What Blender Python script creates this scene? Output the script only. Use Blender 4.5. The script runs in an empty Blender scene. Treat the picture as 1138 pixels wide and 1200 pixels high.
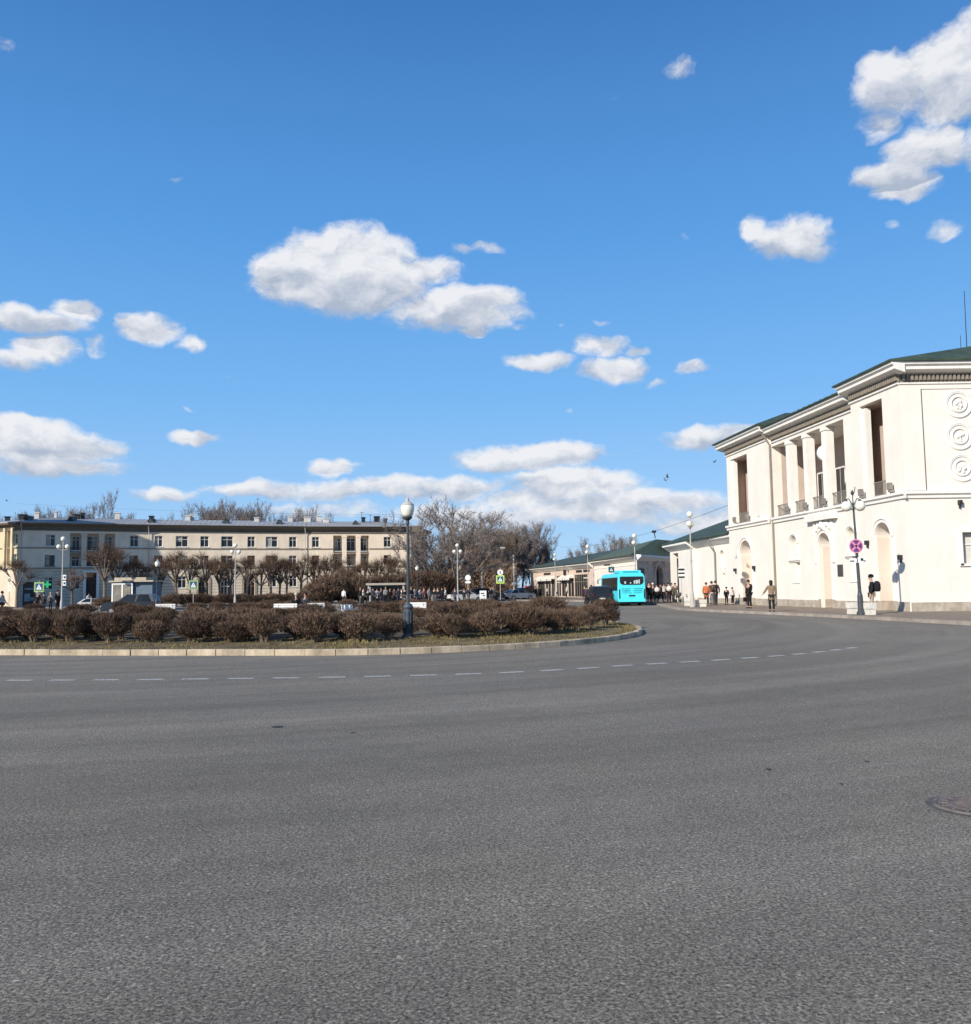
import bpy, bmesh, math, random
from mathutils import Vector, Matrix
R = math.radians
rnd = random.Random(7)
scene = bpy.context.scene
EXPO = 0.25
col = scene.collection

# ---------------------------------------------------------------- camera
CAM = Vector((0, 0, 1.6)); FPX = 1050.0
PITCH, ROLL = 4.9, -0.8
cam_rot = Matrix.Rotation(R(90 + PITCH), 3, 'X') @ Matrix.Rotation(R(ROLL), 3, 'Z')
cd = bpy.data.cameras.new('camera'); cam = bpy.data.objects.new('camera', cd); col.objects.link(cam)
cd.sensor_fit = 'HORIZONTAL'; cd.sensor_width = 36; cd.lens = 36 * FPX / 1138
cd.clip_start = 0.1; cd.clip_end = 6000
cam.location = CAM; cam.rotation_euler = cam_rot.to_euler()
scene.camera = cam
scene.render.resolution_x = 971; scene.render.resolution_y = 1024

def ray(px, py):
    return (cam_rot @ Vector(((px - 569) / FPX, -(py - 600) / FPX, -1))).normalized()
def G(px, py, z=0.0):
    d = ray(px, py); t = (z - CAM.z) / d.z
    return CAM + d * t
def at(px, py, Y):
    d = ray(px, py); return CAM + d * (Y / d.y)
def hor(px):                       # horizon row under a column
    a, b = 500., 900.
    for _ in range(30):
        m = (a + b) / 2
        if ray(px, m).z > 0: a = m
        else: b = m
    return a
def X(px, Y):                      # world x of a column at a depth
    return at(px, hor(px), Y).x

# ---------------------------------------------------------------- sun, sky, exposure
SUN_AZ = Vector((-0.665, -0.747)).normalized(); SUN_EL = 27.0
sl = bpy.data.lights.new('sun', 'SUN'); so = bpy.data.objects.new('sun', sl); col.objects.link(so)
sl.energy = 4.8; sl.angle = R(0.53); sl.color = (1.0, 0.93, 0.82)
sv = Vector((SUN_AZ.x * math.cos(R(SUN_EL)), SUN_AZ.y * math.cos(R(SUN_EL)), math.sin(R(SUN_EL))))
so.rotation_euler = sv.to_track_quat('Z', 'Y').to_euler(); so.location = (-60, -40, 60)
scene.view_settings.view_transform = 'Standard'; scene.view_settings.look = 'None'
scene.view_settings.exposure = EXPO; scene.view_settings.gamma = 1.0

w = bpy.data.worlds.new('World'); scene.world = w; w.use_nodes = True
nt = w.node_tree; nt.nodes.clear()
def N(t, **k):
    n = nt.nodes.new(t)
    for a, b in k.items(): setattr(n, a, b)
    return n
L = lambda a, b: nt.links.new(a, b)
def mth(op, a, b=None, c=None, clamp=False):
    n = N('ShaderNodeMath', operation=op, use_clamp=clamp)
    for i, v in enumerate((a, b, c)):
        if v is None: continue
        if isinstance(v, (int, float)): n.inputs[i].default_value = v
        else: L(v, n.inputs[i])
    return n.outputs[0]
def vmt(op, a, b=None, c=None, out=0):
    n = N('ShaderNodeVectorMath', operation=op)
    for i, v in enumerate((a, b, c)):
        if v is None: continue
        if isinstance(v, tuple): n.inputs[i].default_value = v
        else: L(v, n.inputs[i])
    return n.outputs[out]
sky = N('ShaderNodeTexSky', sky_type='NISHITA', sun_disc=False)
sky.sun_elevation = R(SUN_EL); sky.sun_rotation = math.atan2(SUN_AZ.x, SUN_AZ.y)
sky.air_density = 1.0; sky.dust_density = 0.3; sky.ozone_density = 2.5
SKY_STR = 0.11
tc = N('ShaderNodeTexCoord'); sep = N('ShaderNodeSeparateXYZ'); L(tc.outputs['Generated'], sep.inputs[0])
az = mth('ARCTAN2', sep.outputs[0], sep.outputs[1]); el = mth('ARCSINE', sep.outputs[2])
cmb = N('ShaderNodeCombineXYZ'); L(az, cmb.inputs[0]); L(el, cmb.inputs[1]); cmb.inputs[2].default_value = 1
wn = N('ShaderNodeTexNoise'); wn.inputs['Scale'].default_value = 16; wn.inputs['Detail'].default_value = 3
wn.inputs['Roughness'].default_value = 0.6
L(cmb.outputs[0], wn.inputs['Vector'])
warp = vmt('MULTIPLY_ADD', wn.outputs['Color'], (0.05, 0.03, 0.0), (-0.025, -0.015, 0.0))
p = vmt('ADD', cmb.outputs[0], warp)
# (px, py, rx, ry, strength) of each cumulus as seen in the sky: turned into azimuth and elevation
CL = [(410,304,74,32,1.1),(356,324,50,34,1.1),(420,340,80,26,1.1),(492,316,46,20,.9),(535,362,76,24,1.05),(575,352,40,17,1),(556,385,28,13,.75),(540,292,20,9,.6),(570,290,26,9,.6),(608,384,16,6,.5),
 (1110,70,52,40,1),(1050,100,44,38,.95),(1120,110,60,34,1),(1160,70,60,60,1),(1040,78,34,24,.8),(1030,140,28,26,.7),(1088,172,46,28,1.05),(1050,200,44,17,.95),(1066,218,40,16,.95),(1150,170,30,40,.7),
 (925,278,44,25,1),(885,268,22,17,.8),(948,292,22,14,.75),(797,82,34,17,.62),(723,112,16,7,.38),(0,55,20,20,.45),(205,210,18,9,.38),
 (50,408,38,18,.95),(18,422,45,14,.8),(36,376,64,15,.9),(88,362,30,14,.85),(112,402,18,20,.65),(178,384,36,18,.95),(222,405,20,10,.7),(268,440,12,5,.3),
 (10,508,65,18,1.2),(55,525,75,20,1.1),(110,527,45,10,.8),(70,548,90,13,.85),(230,513,30,9,.9),(218,480,10,6,.45),
 (632,426,34,11,.85),(700,408,33,14,.85),(716,436,38,15,1),(745,412,22,9,.6),(775,449,20,6,.6),(817,432,24,9,.8),(703,380,14,6,.4),(667,480,9,6,.35),(650,387,9,7,.35),
 (620,533,74,15,1.1),(590,540,46,11,.9),(740,525,18,7,.4),(728,532,30,6,.4),(830,512,66,14,.85),(385,548,30,12,.9),
 (195,580,46,11,.7),(310,574,66,13,.8),(400,575,60,15,.85),(465,570,60,14,.9),(530,572,62,16,.9),(672,566,66,17,1.15),(625,585,70,13,.9),(735,585,80,12,.9),(690,598,110,16,.95),(800,588,70,14,.8),(560,605,130,22,.75),(380,598,130,14,.6),(830,612,80,24,.8),
 (1110,266,24,13,.65),(1042,263,9,8,.4),(803,277,18,6,.35),(665,345,14,5,.3),(610,230,14,4,.28),(930,600,300,30,.75),(1300,420,120,40,.8),(-150,420,120,50,.8),(-220,560,160,30,.9),(1350,150,90,50,.9),(500,-120,110,30,.8),(900,-200,90,30,.8),(60,-160,120,40,.9)]
field = None; acc = None
for (cx, cy, rx, ry, s) in CL:
    d = ray(cx, cy); ca, ce = math.atan2(d.x, d.y), math.asin(d.z)
    d1 = ray(cx + rx, cy); d2 = ray(cx, cy - ry)
    ra = abs(math.atan2(d1.x, d1.y) - ca) * 1.12; re = abs(math.asin(d2.z) - ce) * 1.12
    v = vmt('MULTIPLY_ADD', p, (1 / ra, 1 / re, 1), (-ca / ra, -ce / re, 0))
    dt = vmt('DOT_PRODUCT', v, v, out=1)
    m = mth('MULTIPLY_ADD', dt, -0.62 , 0.62 + s * 1.06)          # dt includes the constant 1
    field = m if field is None else mth('MAXIMUM', field, m)
    if rx >= 44 and 0 <= cx <= 1138 and cy > 0:
        wg = mth('MAXIMUM', m, 0.0); wv = N('ShaderNodeCombineXYZ'); [L(wg, wv.inputs[i]) for i in range(3)]
        acc = vmt('MULTIPLY', v, wv.outputs[0]) if acc is None else vmt('MULTIPLY_ADD', v, wv.outputs[0], acc)
def fbm(vec, sc, det, ro, stretch=(1, 1.6, 1)):
    vv = vmt('MULTIPLY', vec, stretch)
    n = N('ShaderNodeTexNoise'); n.inputs['Scale'].default_value = sc; n.inputs['Detail'].default_value = det
    n.inputs['Roughness'].default_value = ro; L(vv, n.inputs['Vector']); return n.outputs['Fac']
f1 = fbm(p, 21, 9, .66); f2 = fbm(vmt('ADD', p, (-0.010, 0.016, 0)), 21, 4, .5)
g1 = fbm(p, 34, 6, .6)
dens = mth('ADD', mth('SUBTRACT', field, 0.32), mth('MULTIPLY', mth('SUBTRACT', f1, 0.5), 1.35))
mr = N('ShaderNodeMapRange', interpolation_type='SMOOTHSTEP'); L(dens, mr.inputs['Value'])
mr.inputs['From Min'].default_value = -0.06; mr.inputs['From Max'].default_value = 0.52
lit = mth('ADD', mth('MULTIPLY', mth('SUBTRACT', f1, f2), 2.3), mth('MULTIPLY', mth('SUBTRACT', g1, 0.5), 0.5))
sa = N('ShaderNodeSeparateXYZ'); L(acc, sa.inputs[0])
lit = mth('ADD', lit, mth('MULTIPLY', mth('DIVIDE', sa.outputs[1], mth('MAXIMUM', sa.outputs[2], 0.15)), 0.75))
lit = mth('ADD', lit, 0.62, clamp=True)
cr = N('ShaderNodeMix', data_type='RGBA'); L(lit, cr.inputs['Factor'])
K = 2 ** -EXPO / SKY_STR
cr.inputs[6].default_value = (0.44 * K, 0.50 * K, 0.61 * K, 1); cr.inputs[7].default_value = (0.88 * K, 0.885 * K, 0.91 * K, 1)
# clear-air colour by elevation, laid over the sky model
rp = N('ShaderNodeValToRGB'); L(mth('MULTIPLY', el, 1 / R(60)), rp.inputs[0]); e = rp.color_ramp.elements
stops = [(0.0, (.42, .66, .93)), (.07, (.33, .60, .96)), (.2, (.185, .48, .92)), (.36, (.10, .35, .80)), (.58, (.047, .20, .55)), (1.0, (.03, .13, .40))]
while len(e) < len(stops): e.new(.5)
for q, (a_, c_) in zip(e, stops): q.position = a_; q.color = (*c_, 1)
sc_ = N('ShaderNodeVectorMath', operation='SCALE'); L(rp.outputs[0], sc_.inputs[0]); sc_.inputs['Scale'].default_value = K
hs = N('ShaderNodeMix', data_type='RGBA'); hs.inputs['Factor'].default_value = .88; L(sky.outputs[0], hs.inputs[6]); L(sc_.outputs[0], hs.inputs[7])
mx = N('ShaderNodeMix', data_type='RGBA'); L(mth('MULTIPLY', mr.outputs[0], 0.95), mx.inputs['Factor'])
L(hs.outputs[2], mx.inputs[6]); L(cr.outputs[2], mx.inputs[7])
bg = N('ShaderNodeBackground'); bg.inputs['Strength'].default_value = SKY_STR; L(mx.outputs[2], bg.inputs['Color'])
ow = N('ShaderNodeOutputWorld'); L(bg.outputs[0], ow.inputs['Surface'])
w.cycles.sampling_method = 'MANUAL'; w.cycles.sample_map_resolution = 512

# ---------------------------------------------------------------- materials
MT = {}
def mat(name, c, rough=.8, var=.12, scale=2.0, bump=0.0, metal=0.0, orand=0.0, streak=0.0, spec=.3, emit=None, c2=None):
    if name in MT: return MT[name]
    m = bpy.data.materials.new(name); m.use_nodes = True; t = m.node_tree; b = t.nodes['Principled BSDF']
    b.inputs['Roughness'].default_value = rough; b.inputs['Metallic'].default_value = metal
    b.inputs['Specular IOR Level'].default_value = spec
    if emit: b.inputs['Emission Color'].default_value = (*c, 1); b.inputs['Emission Strength'].default_value = emit
    tcn = t.nodes.new('ShaderNodeTexCoord'); no = t.nodes.new('ShaderNodeTexNoise')
    no.inputs['Scale'].default_value = scale; no.inputs['Detail'].default_value = 6; no.inputs['Roughness'].default_value = .65
    t.links.new(tcn.outputs['Object'], no.inputs['Vector'])
    lo = tuple(x * (1 - var) for x in c); hi = tuple(min(1, x * (1 + var)) for x in (c2 or c))
    rp = t.nodes.new('ShaderNodeValToRGB'); rp.color_ramp.elements[0].position = .3; rp.color_ramp.elements[1].position = .7
    rp.color_ramp.elements[0].color = (*lo, 1); rp.color_ramp.elements[1].color = (*hi, 1)
    t.links.new(no.outputs['Fac'], rp.inputs[0]); out = rp.outputs[0]
    if streak:
        mp = t.nodes.new('ShaderNodeMapping'); mp.inputs['Scale'].default_value = (3, 3, .25)
        t.links.new(tcn.outputs['Object'], mp.inputs[0]); n2 = t.nodes.new('ShaderNodeTexNoise'); n2.inputs['Scale'].default_value = 1.3
        n2.inputs['Detail'].default_value = 8; n2.inputs['Roughness'].default_value = .7
        t.links.new(mp.outputs[0], n2.inputs['Vector'])
        r2 = t.nodes.new('ShaderNodeMapRange'); r2.inputs['From Min'].default_value = .45; r2.inputs['From Max'].default_value = .75
        r2.inputs['To Min'].default_value = 1; r2.inputs['To Max'].default_value = 1 - streak
        t.links.new(n2.outputs['Fac'], r2.inputs['Value'])
        mm = t.nodes.new('ShaderNodeMix'); mm.data_type = 'RGBA'; mm.blend_type = 'MULTIPLY'; mm.inputs['Factor'].default_value = 1
        t.links.new(out, mm.inputs[6]); t.links.new(r2.outputs[0], mm.inputs[7]); out = mm.outputs[2]
    if orand:
        oi = t.nodes.new('ShaderNodeObjectInfo'); r3 = t.nodes.new('ShaderNodeMapRange')
        r3.inputs['To Min'].default_value = 1 - orand; r3.inputs['To Max'].default_value = 1 + orand
        t.links.new(oi.outputs['Random'], r3.inputs['Value'])
        mm = t.nodes.new('ShaderNodeMix'); mm.data_type = 'RGBA'; mm.blend_type = 'MULTIPLY'; mm.inputs['Factor'].default_value = 1
        t.links.new(out, mm.inputs[6]); t.links.new(r3.outputs[0], mm.inputs[7]); out = mm.outputs[2]
    t.links.new(out, b.inputs['Base Color'])
    if bump:
        bp = t.nodes.new('ShaderNodeBump'); bp.inputs['Strength'].default_value = bump; bp.inputs['Distance'].default_value = .02
        nb = t.nodes.new('ShaderNodeTexNoise'); nb.inputs['Scale'].default_value = scale * 12; nb.inputs['Detail'].default_value = 5
        t.links.new(tcn.outputs['Object'], nb.inputs['Vector'])
        t.links.new(nb.outputs['Fac'], bp.inputs['Height']); t.links.new(bp.outputs[0], b.inputs['Normal'])
    MT[name] = m; return m

def asphalt():
    m = bpy.data.materials.new('asphalt'); m.use_nodes = True; t = m.node_tree; b = t.nodes['Principled BSDF']
    n = lambda k: t.nodes.new(k); l = t.links.new
    tcn = n('ShaderNodeTexCoord'); P = tcn.outputs['Object']
    def noise(vec, sc, det=4, ro=.6):
        q = n('ShaderNodeTexNoise'); q.inputs['Scale'].default_value = sc; q.inputs['Detail'].default_value = det; q.inputs['Roughness'].default_value = ro
        l(vec, q.inputs['Vector']); return q.outputs['Fac']
    def rng(v, a, b_, c, d):
        q = n('ShaderNodeMapRange'); l(v, q.inputs['Value'])
        for k, x in zip(('From Min', 'From Max', 'To Min', 'To Max'), (a, b_, c, d)): q.inputs[k].default_value = x
        return q.outputs[0]
    def mul(a, b_):
        q = n('ShaderNodeMath'); q.operation = 'MULTIPLY'; l(a, q.inputs[0]); l(b_, q.inputs[1]); return q.outputs[0]
    g = noise(P, 58, 4, .8); vo = n('ShaderNodeTexVoronoi'); vo.inputs['Scale'].default_value = 85; l(P, vo.inputs['Vector'])
    vs = n('ShaderNodeSeparateColor'); l(vo.outputs['Color'], vs.inputs[0])
    # polar coordinates round the island for the worn arcs of turning traffic
    sub = n('ShaderNodeVectorMath'); sub.operation = 'SUBTRACT'; l(P, sub.inputs[0]); sub.inputs[1].default_value = (-12, 42, 0)
    ln = n('ShaderNodeVectorMath'); ln.operation = 'LENGTH'; l(sub.outputs[0], ln.inputs[0])
    sx = n('ShaderNodeSeparateXYZ'); l(sub.outputs[0], sx.inputs[0])
    a2 = n('ShaderNodeMath'); a2.operation = 'ARCTAN2'; l(sx.outputs[0], a2.inputs[0]); l(sx.outputs[1], a2.inputs[1])
    cb = n('ShaderNodeCombineXYZ'); l(ln.outputs['Value'], cb.inputs[0]); l(a2.outputs[0], cb.inputs[1])
    arcs = noise(cb.outputs[0], .9, 5, .65)
    big = noise(P, .12, 6, .62); mid = noise(P, 2.2, 5, .7)
    v = mul(rng(g, .36, .64, .22, 1.6), rng(vs.outputs[0], 0, 1, .62, 1.4))
    v = mul(v, rng(arcs, .3, .7, .77, 1.2)); v = mul(v, rng(big, .3, .7, .82, 1.14)); v = mul(v, rng(mid, .3, .7, .93, 1.07))
    # lighter chips
    cp = n('ShaderNodeTexVoronoi'); cp.inputs['Scale'].default_value = 60; l(P, cp.inputs['Vector'])
    cs = n('ShaderNodeSeparateColor'); l(cp.outputs['Color'], cs.inputs[0]); chip = rng(cs.outputs[1], .975, .98, 1, 1.5)
    v = mul(v, chip)
    # patched and cracked places
    mc = n('ShaderNodeMix'); mc.data_type = 'RGBA'; mc.blend_type = 'MULTIPLY'; mc.inputs['Factor'].default_value = 1
    hue = n('ShaderNodeMix'); hue.data_type = 'RGBA'; l(rng(noise(P, .35, 4), .35, .65, 0, 1), hue.inputs['Factor'])
    hue.inputs[6].default_value = (.222, .198, .162, 1); hue.inputs[7].default_value = (.234, .206, .161, 1)
    l(hue.outputs[2], mc.inputs[6]); l(v, mc.inputs[7]); l(mc.outputs[2], b.inputs['Base Color'])
    b.inputs['Roughness'].default_value = .88; b.inputs['Specular IOR Level'].default_value = .25
    bp = n('ShaderNodeBump'); bp.inputs['Strength'].default_value = .7; bp.inputs['Distance'].default_value = .012
    l(g, bp.inputs['Height']); l(bp.outputs[0], b.inputs['Normal'])
    return m

# ---------------------------------------------------------------- mesh helpers
def wloc(o):
    v = Vector((0, 0, 0))
    while o is not None: v += o.location; o = o.parent
    return v
LOCALS = set()                     # roots whose parts are written in local coordinates
def base_of(o):
    r = o
    while r.parent is not None: r = r.parent
    return wloc(o) - (r.location if r.name in LOCALS else Vector((0, 0, 0)))
class MB:
    def __init__(s): s.v = []; s.f = []; s.m = []; s.cm = 0
    def face(s, pts):
        i = len(s.v); s.v += [Vector(q) for q in pts]; s.f.append(tuple(range(i, i + len(pts)))); s.m.append(s.cm)
    def prism(s, poly, z0, z1):
        n = len(poly)
        a = [Vector((q[0], q[1], z0)) for q in poly]; b = [Vector((q[0], q[1], z1)) for q in poly]
        s.face(a[::-1]); s.face(b)
        for i in range(n): j = (i + 1) % n; s.face([a[i], a[j], b[j], b[i]])
    def hexa(s, c):      # 8 corners, bottom ring then top ring
        s.face([c[3], c[2], c[1], c[0]]); s.face(c[4:8])
        for i in range(4): j = (i + 1) % 4; s.face([c[i], c[j], c[j + 4], c[i + 4]])
    def box(s, cx, cy, cz, sx, sy, sz, rz=0):
        ca, sa = math.cos(rz), math.sin(rz)
        q = []
        for dz in (-.5, .5):
            for dx, dy in ((-.5, -.5), (.5, -.5), (.5, .5), (-.5, .5)):
                x, y = dx * sx, dy * sy
                q.append(Vector((cx + x * ca - y * sa, cy + x * sa + y * ca, cz + dz * sz)))
        s.hexa(q)
    def tube(s, p0, p1, r0, r1=None, n=8, cap=True):
        p0 = Vector(p0); p1 = Vector(p1); r1 = r0 if r1 is None else r1
        d = (p1 - p0)
        if d.length < 1e-6: return
        d.normalize(); a = d.orthogonal().normalized(); b = d.cross(a)
        i = len(s.v)
        for (pp, r) in ((p0, r0), (p1, r1)):
            for k in range(n):
                t = 2 * math.pi * k / n; s.v.append(pp + a * (math.cos(t) * r) + b * (math.sin(t) * r))
        for k in range(n):
            j = (k + 1) % n; s.f.append((i + k, i + j, i + n + j, i + n + k)); s.m.append(s.cm)
        if cap:
            s.f.append(tuple(i + k for k in range(n))[::-1]); s.m.append(s.cm)
            s.f.append(tuple(i + n + k for k in range(n))); s.m.append(s.cm)
    def path(s, pts, r, n=6):
        for a, b in zip(pts, pts[1:]): s.tube(a, b, r, r, n)
    def lathe(s, prof, cx=0, cy=0, cz=0, n=16):
        i = len(s.v); k = len(prof)
        for (r, z) in prof:
            for j in range(n):
                t = 2 * math.pi * j / n; s.v.append(Vector((cx + r * math.cos(t), cy + r * math.sin(t), cz + z)))
        for a in range(k - 1):
            for j in range(n):
                jj = (j + 1) % n; s.f.append((i + a * n + j, i + a * n + jj, i + (a + 1) * n + jj, i + (a + 1) * n + j)); s.m.append(s.cm)
        s.f.append(tuple(i + j for j in range(n))[::-1]); s.m.append(s.cm)
        s.f.append(tuple(i + (k - 1) * n + j for j in range(n))); s.m.append(s.cm)
    def ball(s, c, r, n=12, sz=1.0):
        prof = [(max(.001, r * math.sin(math.pi * k / 8)), -r * sz * math.cos(math.pi * k / 8)) for k in range(9)]
        s.lathe(prof, c[0], c[1], c[2], n)
    def build(s, name, mats, parent=None, smooth=False, loc=None):
        me = bpy.data.meshes.new(name); base = base_of(parent) if parent else (Vector(loc) if loc is not None else Vector((0, 0, 0)))
        me.from_pydata([v - base for v in s.v], [], s.f)
        if not isinstance(mats, (list, tuple)): mats = [mats]
        for q in mats: me.materials.append(q)
        if len(mats) > 1: me.polygons.foreach_set('material_index', s.m)
        if smooth:
            me.polygons.foreach_set('use_smooth', [True] * len(s.f))
        me.update()
        o = bpy.data.objects.new(name, me); col.objects.link(o)
        if parent: o.parent = parent
        elif loc is not None: o.location = base
        return o
ONES = 'zeroth first second third fourth fifth sixth seventh eighth ninth tenth eleventh twelfth thirteenth fourteenth fifteenth sixteenth seventeenth eighteenth nineteenth'.split()
def ordinal(n):
    if n < 20: return ONES[n]
    t = 'twenty thirty forty fifty sixty seventy eighty ninety'.split()[n // 10 - 2]
    return t + '-' + ONES[n % 10] if n % 10 else {'twenty': 'twentieth', 'thirty': 'thirtieth', 'forty': 'fortieth', 'fifty': 'fiftieth', 'sixty': 'sixtieth', 'seventy': 'seventieth', 'eighty': 'eightieth', 'ninety': 'ninetieth'}[t]
SERIES = {}
def tag(o, label=None, cat=None, group=None, kind=None):
    if label: o['label'] = label
    if cat: o['category'] = cat
    if group: o['group'] = group
    if kind: o['kind'] = kind
    return o
def empty(name, loc=(0, 0, 0), label=None, cat=None, group=None, rz=0, local=False):
    o = bpy.data.objects.new(name, None); col.objects.link(o); o.location = loc; o.rotation_euler = (0, 0, rz)
    o.empty_display_size = .3
    if local: LOCALS.add(o.name)
    return tag(o, label, cat, group)
def copy_tree(o, parent=None):
    c = o.copy(); col.objects.link(c); c.parent = parent
    for ch in list(o.children): copy_tree(ch, c)
    return c
def place(proto, used, loc, rz=0, sc=1.0, label=None, cat=None, group=None):
    if not used[0]: o = proto; used[0] = True
    else: o = copy_tree(proto)
    o.location = loc; o.rotation_euler = (0, 0, rz); o.scale = (sc, sc, sc) if isinstance(sc, (int, float)) else sc
    return tag(o, label, cat, group)

class Frame:
    """a vertical facade: u runs left to right, w outwards, z up"""
    def __init__(s, p0, p1):
        s.o = Vector((p0[0], p0[1], 0)); d = Vector((p1[0] - p0[0], p1[1] - p0[1], 0)); s.L = d.length
        s.d = d / s.L; s.n = Vector((s.d.y, -s.d.x, 0))
    def P(s, u, w, z): return s.o + s.d * u + s.n * w + Vector((0, 0, z))
    def u(s, px, py=None, w=0):
        dd = ray(px, hor(px) if py is None else py)
        o = s.o + s.n * w; t = (o - CAM).dot(s.n) / dd.dot(s.n); return (CAM + dd * t - s.o).dot(s.d)
    def uz(s, px, py, w=0):
        dd = ray(px, py); o = s.o + s.n * w; t = (o - CAM).dot(s.n) / dd.dot(s.n); q = CAM + dd * t
        return (q - s.o).dot(s.d), q.z
    def box(s, mb, u0, u1, w0, w1, z0, z1):
        c = [s.P(u0, w1, z0), s.P(u1, w1, z0), s.P(u1, w0, z0), s.P(u0, w0, z0)]
        mb.hexa(c + [q + Vector((0, 0, z1 - z0)) for q in c])
    def prof(s, mb, u0, u1, pr):      # profile list (w,z) extruded along u
        a = [s.P(u0, q[0], q[1]) for q in pr]; b = [s.P(u1, q[0], q[1]) for q in pr]; n = len(pr)
        for i in range(n): j = (i + 1) % n; mb.face([a[i], b[i], b[j], a[j]])
        mb.face(a); mb.face(b[::-1])
    def wall(s, mb, u0, u1, z0, z1, ops, w=0.0):
        """front skin with recessed openings (u0,u1,z0,z1,depth,arch)"""
        us = sorted({u0, u1} | {round(q[0], 4) for q in ops} | {round(q[1], 4) for q in ops})
        zs = sorted({z0, z1} | {round(q[2], 4) for q in ops} | {round(q[3], 4) for q in ops})
        for a, b in zip(us, us[1:]):
            for c, d in zip(zs, zs[1:]):
                mu, mz = (a + b) / 2, (c + d) / 2
                if any(q[0] < mu < q[1] and q[2] < mz < q[3] for q in ops): continue
                mb.face([s.P(a, w, c), s.P(b, w, c), s.P(b, w, d), s.P(a, w, d)])
        for q in ops:
            a, b, c, d, dep, arch = q; wi = w - dep
            if not arch: ring = [(a, c), (b, c), (b, d), (a, d)]
            else:
                r = (b - a) / 2; sp = d - r; cu = (a + b) / 2; n = 14
                arc = [(cu + r * math.cos(math.pi * k / n), sp + r * math.sin(math.pi * k / n)) for k in range(n + 1)]
                ring = [(a, c), (b, c)] + arc
                for k in range(n // 2): mb.face([s.P(b, w, d), s.P(arc[k + 1][0], w, arc[k + 1][1]), s.P(arc[k][0], w, arc[k][1])])
                for k in range(n // 2, n): mb.face([s.P(a, w, d), s.P(arc[k + 1][0], w, arc[k + 1][1]), s.P(arc[k][0], w, arc[k][1])])
            m = len(ring)
            for i in range(m):
                j = (i + 1) % m
                mb.face([s.P(ring[i][0], w, ring[i][1]), s.P(ring[j][0], w, ring[j][1]), s.P(ring[j][0], wi, ring[j][1]), s.P(ring[i][0], wi, ring[i][1])][::-1])
            if dep != .35: mb.face([s.P(x, wi, z) for x, z in ring])
    def archband(s, mb, cu, sp, r0, r1, w0, w1, zb=None, n=16):
        """raised moulding round an arch, running down to zb"""
        arc = [(math.cos(math.pi * k / n), math.sin(math.pi * k / n)) for k in range(n + 1)]
        for k in range(n):
            (c0, s0), (c1, s1) = arc[k], arc[k + 1]
            q = [(cu + r0 * c0, sp + r0 * s0), (cu + r1 * c0, sp + r1 * s0), (cu + r1 * c1, sp + r1 * s1), (cu + r0 * c1, sp + r0 * s1)]
            f = [s.P(a, w1, b) for a, b in q]; g = [s.P(a, w0, b) for a, b in q]
            mb.face(f); mb.face([f[1], g[1], g[2], f[2]]); mb.face([f[3], g[3], g[0], f[0]])
        if zb is not None:
            s.box(mb, cu - r1, cu - r0, w0, w1, zb, sp); s.box(mb, cu + r0, cu + r1, w0, w1, zb, sp)
# ---------------------------------------------------------------- ground, road, pavements
def catmull(pts, n=8, closed=True):
    P = [Vector((q[0], q[1], 0)) for q in pts]; out = []; m = len(P)
    rngk = range(m) if closed else range(m - 1)
    for i in rngk:
        if closed: a, b, c, d = P[(i - 1) % m], P[i], P[(i + 1) % m], P[(i + 2) % m]
        else: a, b, c, d = P[max(i - 1, 0)], P[i], P[i + 1], P[min(i + 2, m - 1)]
        for k in range(n):
            t = k / n
            out.append(.5 * ((2 * b) + (c - a) * t + (2 * a - 5 * b + 4 * c - d) * t * t + (3 * b - a - 3 * c + d) * t ** 3))
    if not closed: out.append(P[-1])
    return out
def resample(pts, step, closed=True):
    q = pts + ([pts[0]] if closed else []); out = [q[0].copy()]; acc = 0
    for a, b in zip(q, q[1:]):
        l = (b - a).length; 
        if l < 1e-6: continue
        while acc + l >= step:
            t = (step - acc) / l; a = a + (b - a) * t; out.append(a.copy()); l = (b - a).length; acc = 0
        acc += l
    return out
def inset(poly, dist):             # closed ccw or cw loop moved sideways (positive = left of travel)
    out = []; n = len(poly)
    for i in range(n):
        t = (poly[(i + 1) % n] - poly[(i - 1) % n]).normalized(); out.append(poly[i] + Vector((-t.y, t.x, 0)) * dist)
    return out
M_ASPH = asphalt()
mb = MB(); mb.face([(-1500, -300, -.02), (1500, -300, -.02), (1500, 2500, -.02), (-1500, 2500, -.02)])
tag(mb.build('ground', mat('soil', (.12, .10, .065), .95, .3, .3)), kind='structure')
mb = MB(); mb.face([(-160, -60, 0), (120, -60, 0), (120, 230, 0), (-160, 230, 0)])
tag(mb.build('road', M_ASPH), kind='structure')

ISL = catmull([(-32, 33), (-25.5, 29.2), (-19.5, 26.6), (-13.6, 24.5), (-6.5, 22.95), (-3, 22.5), (0, 23.4), (2.7, 25.5), (4.7, 28.8), (5.6, 33), (5.4, 38), (4.2, 46), (1.2, 55), (-5, 64), (-15, 71), (-27, 72), (-37, 64), (-41, 52), (-39, 41)], 8)
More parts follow.
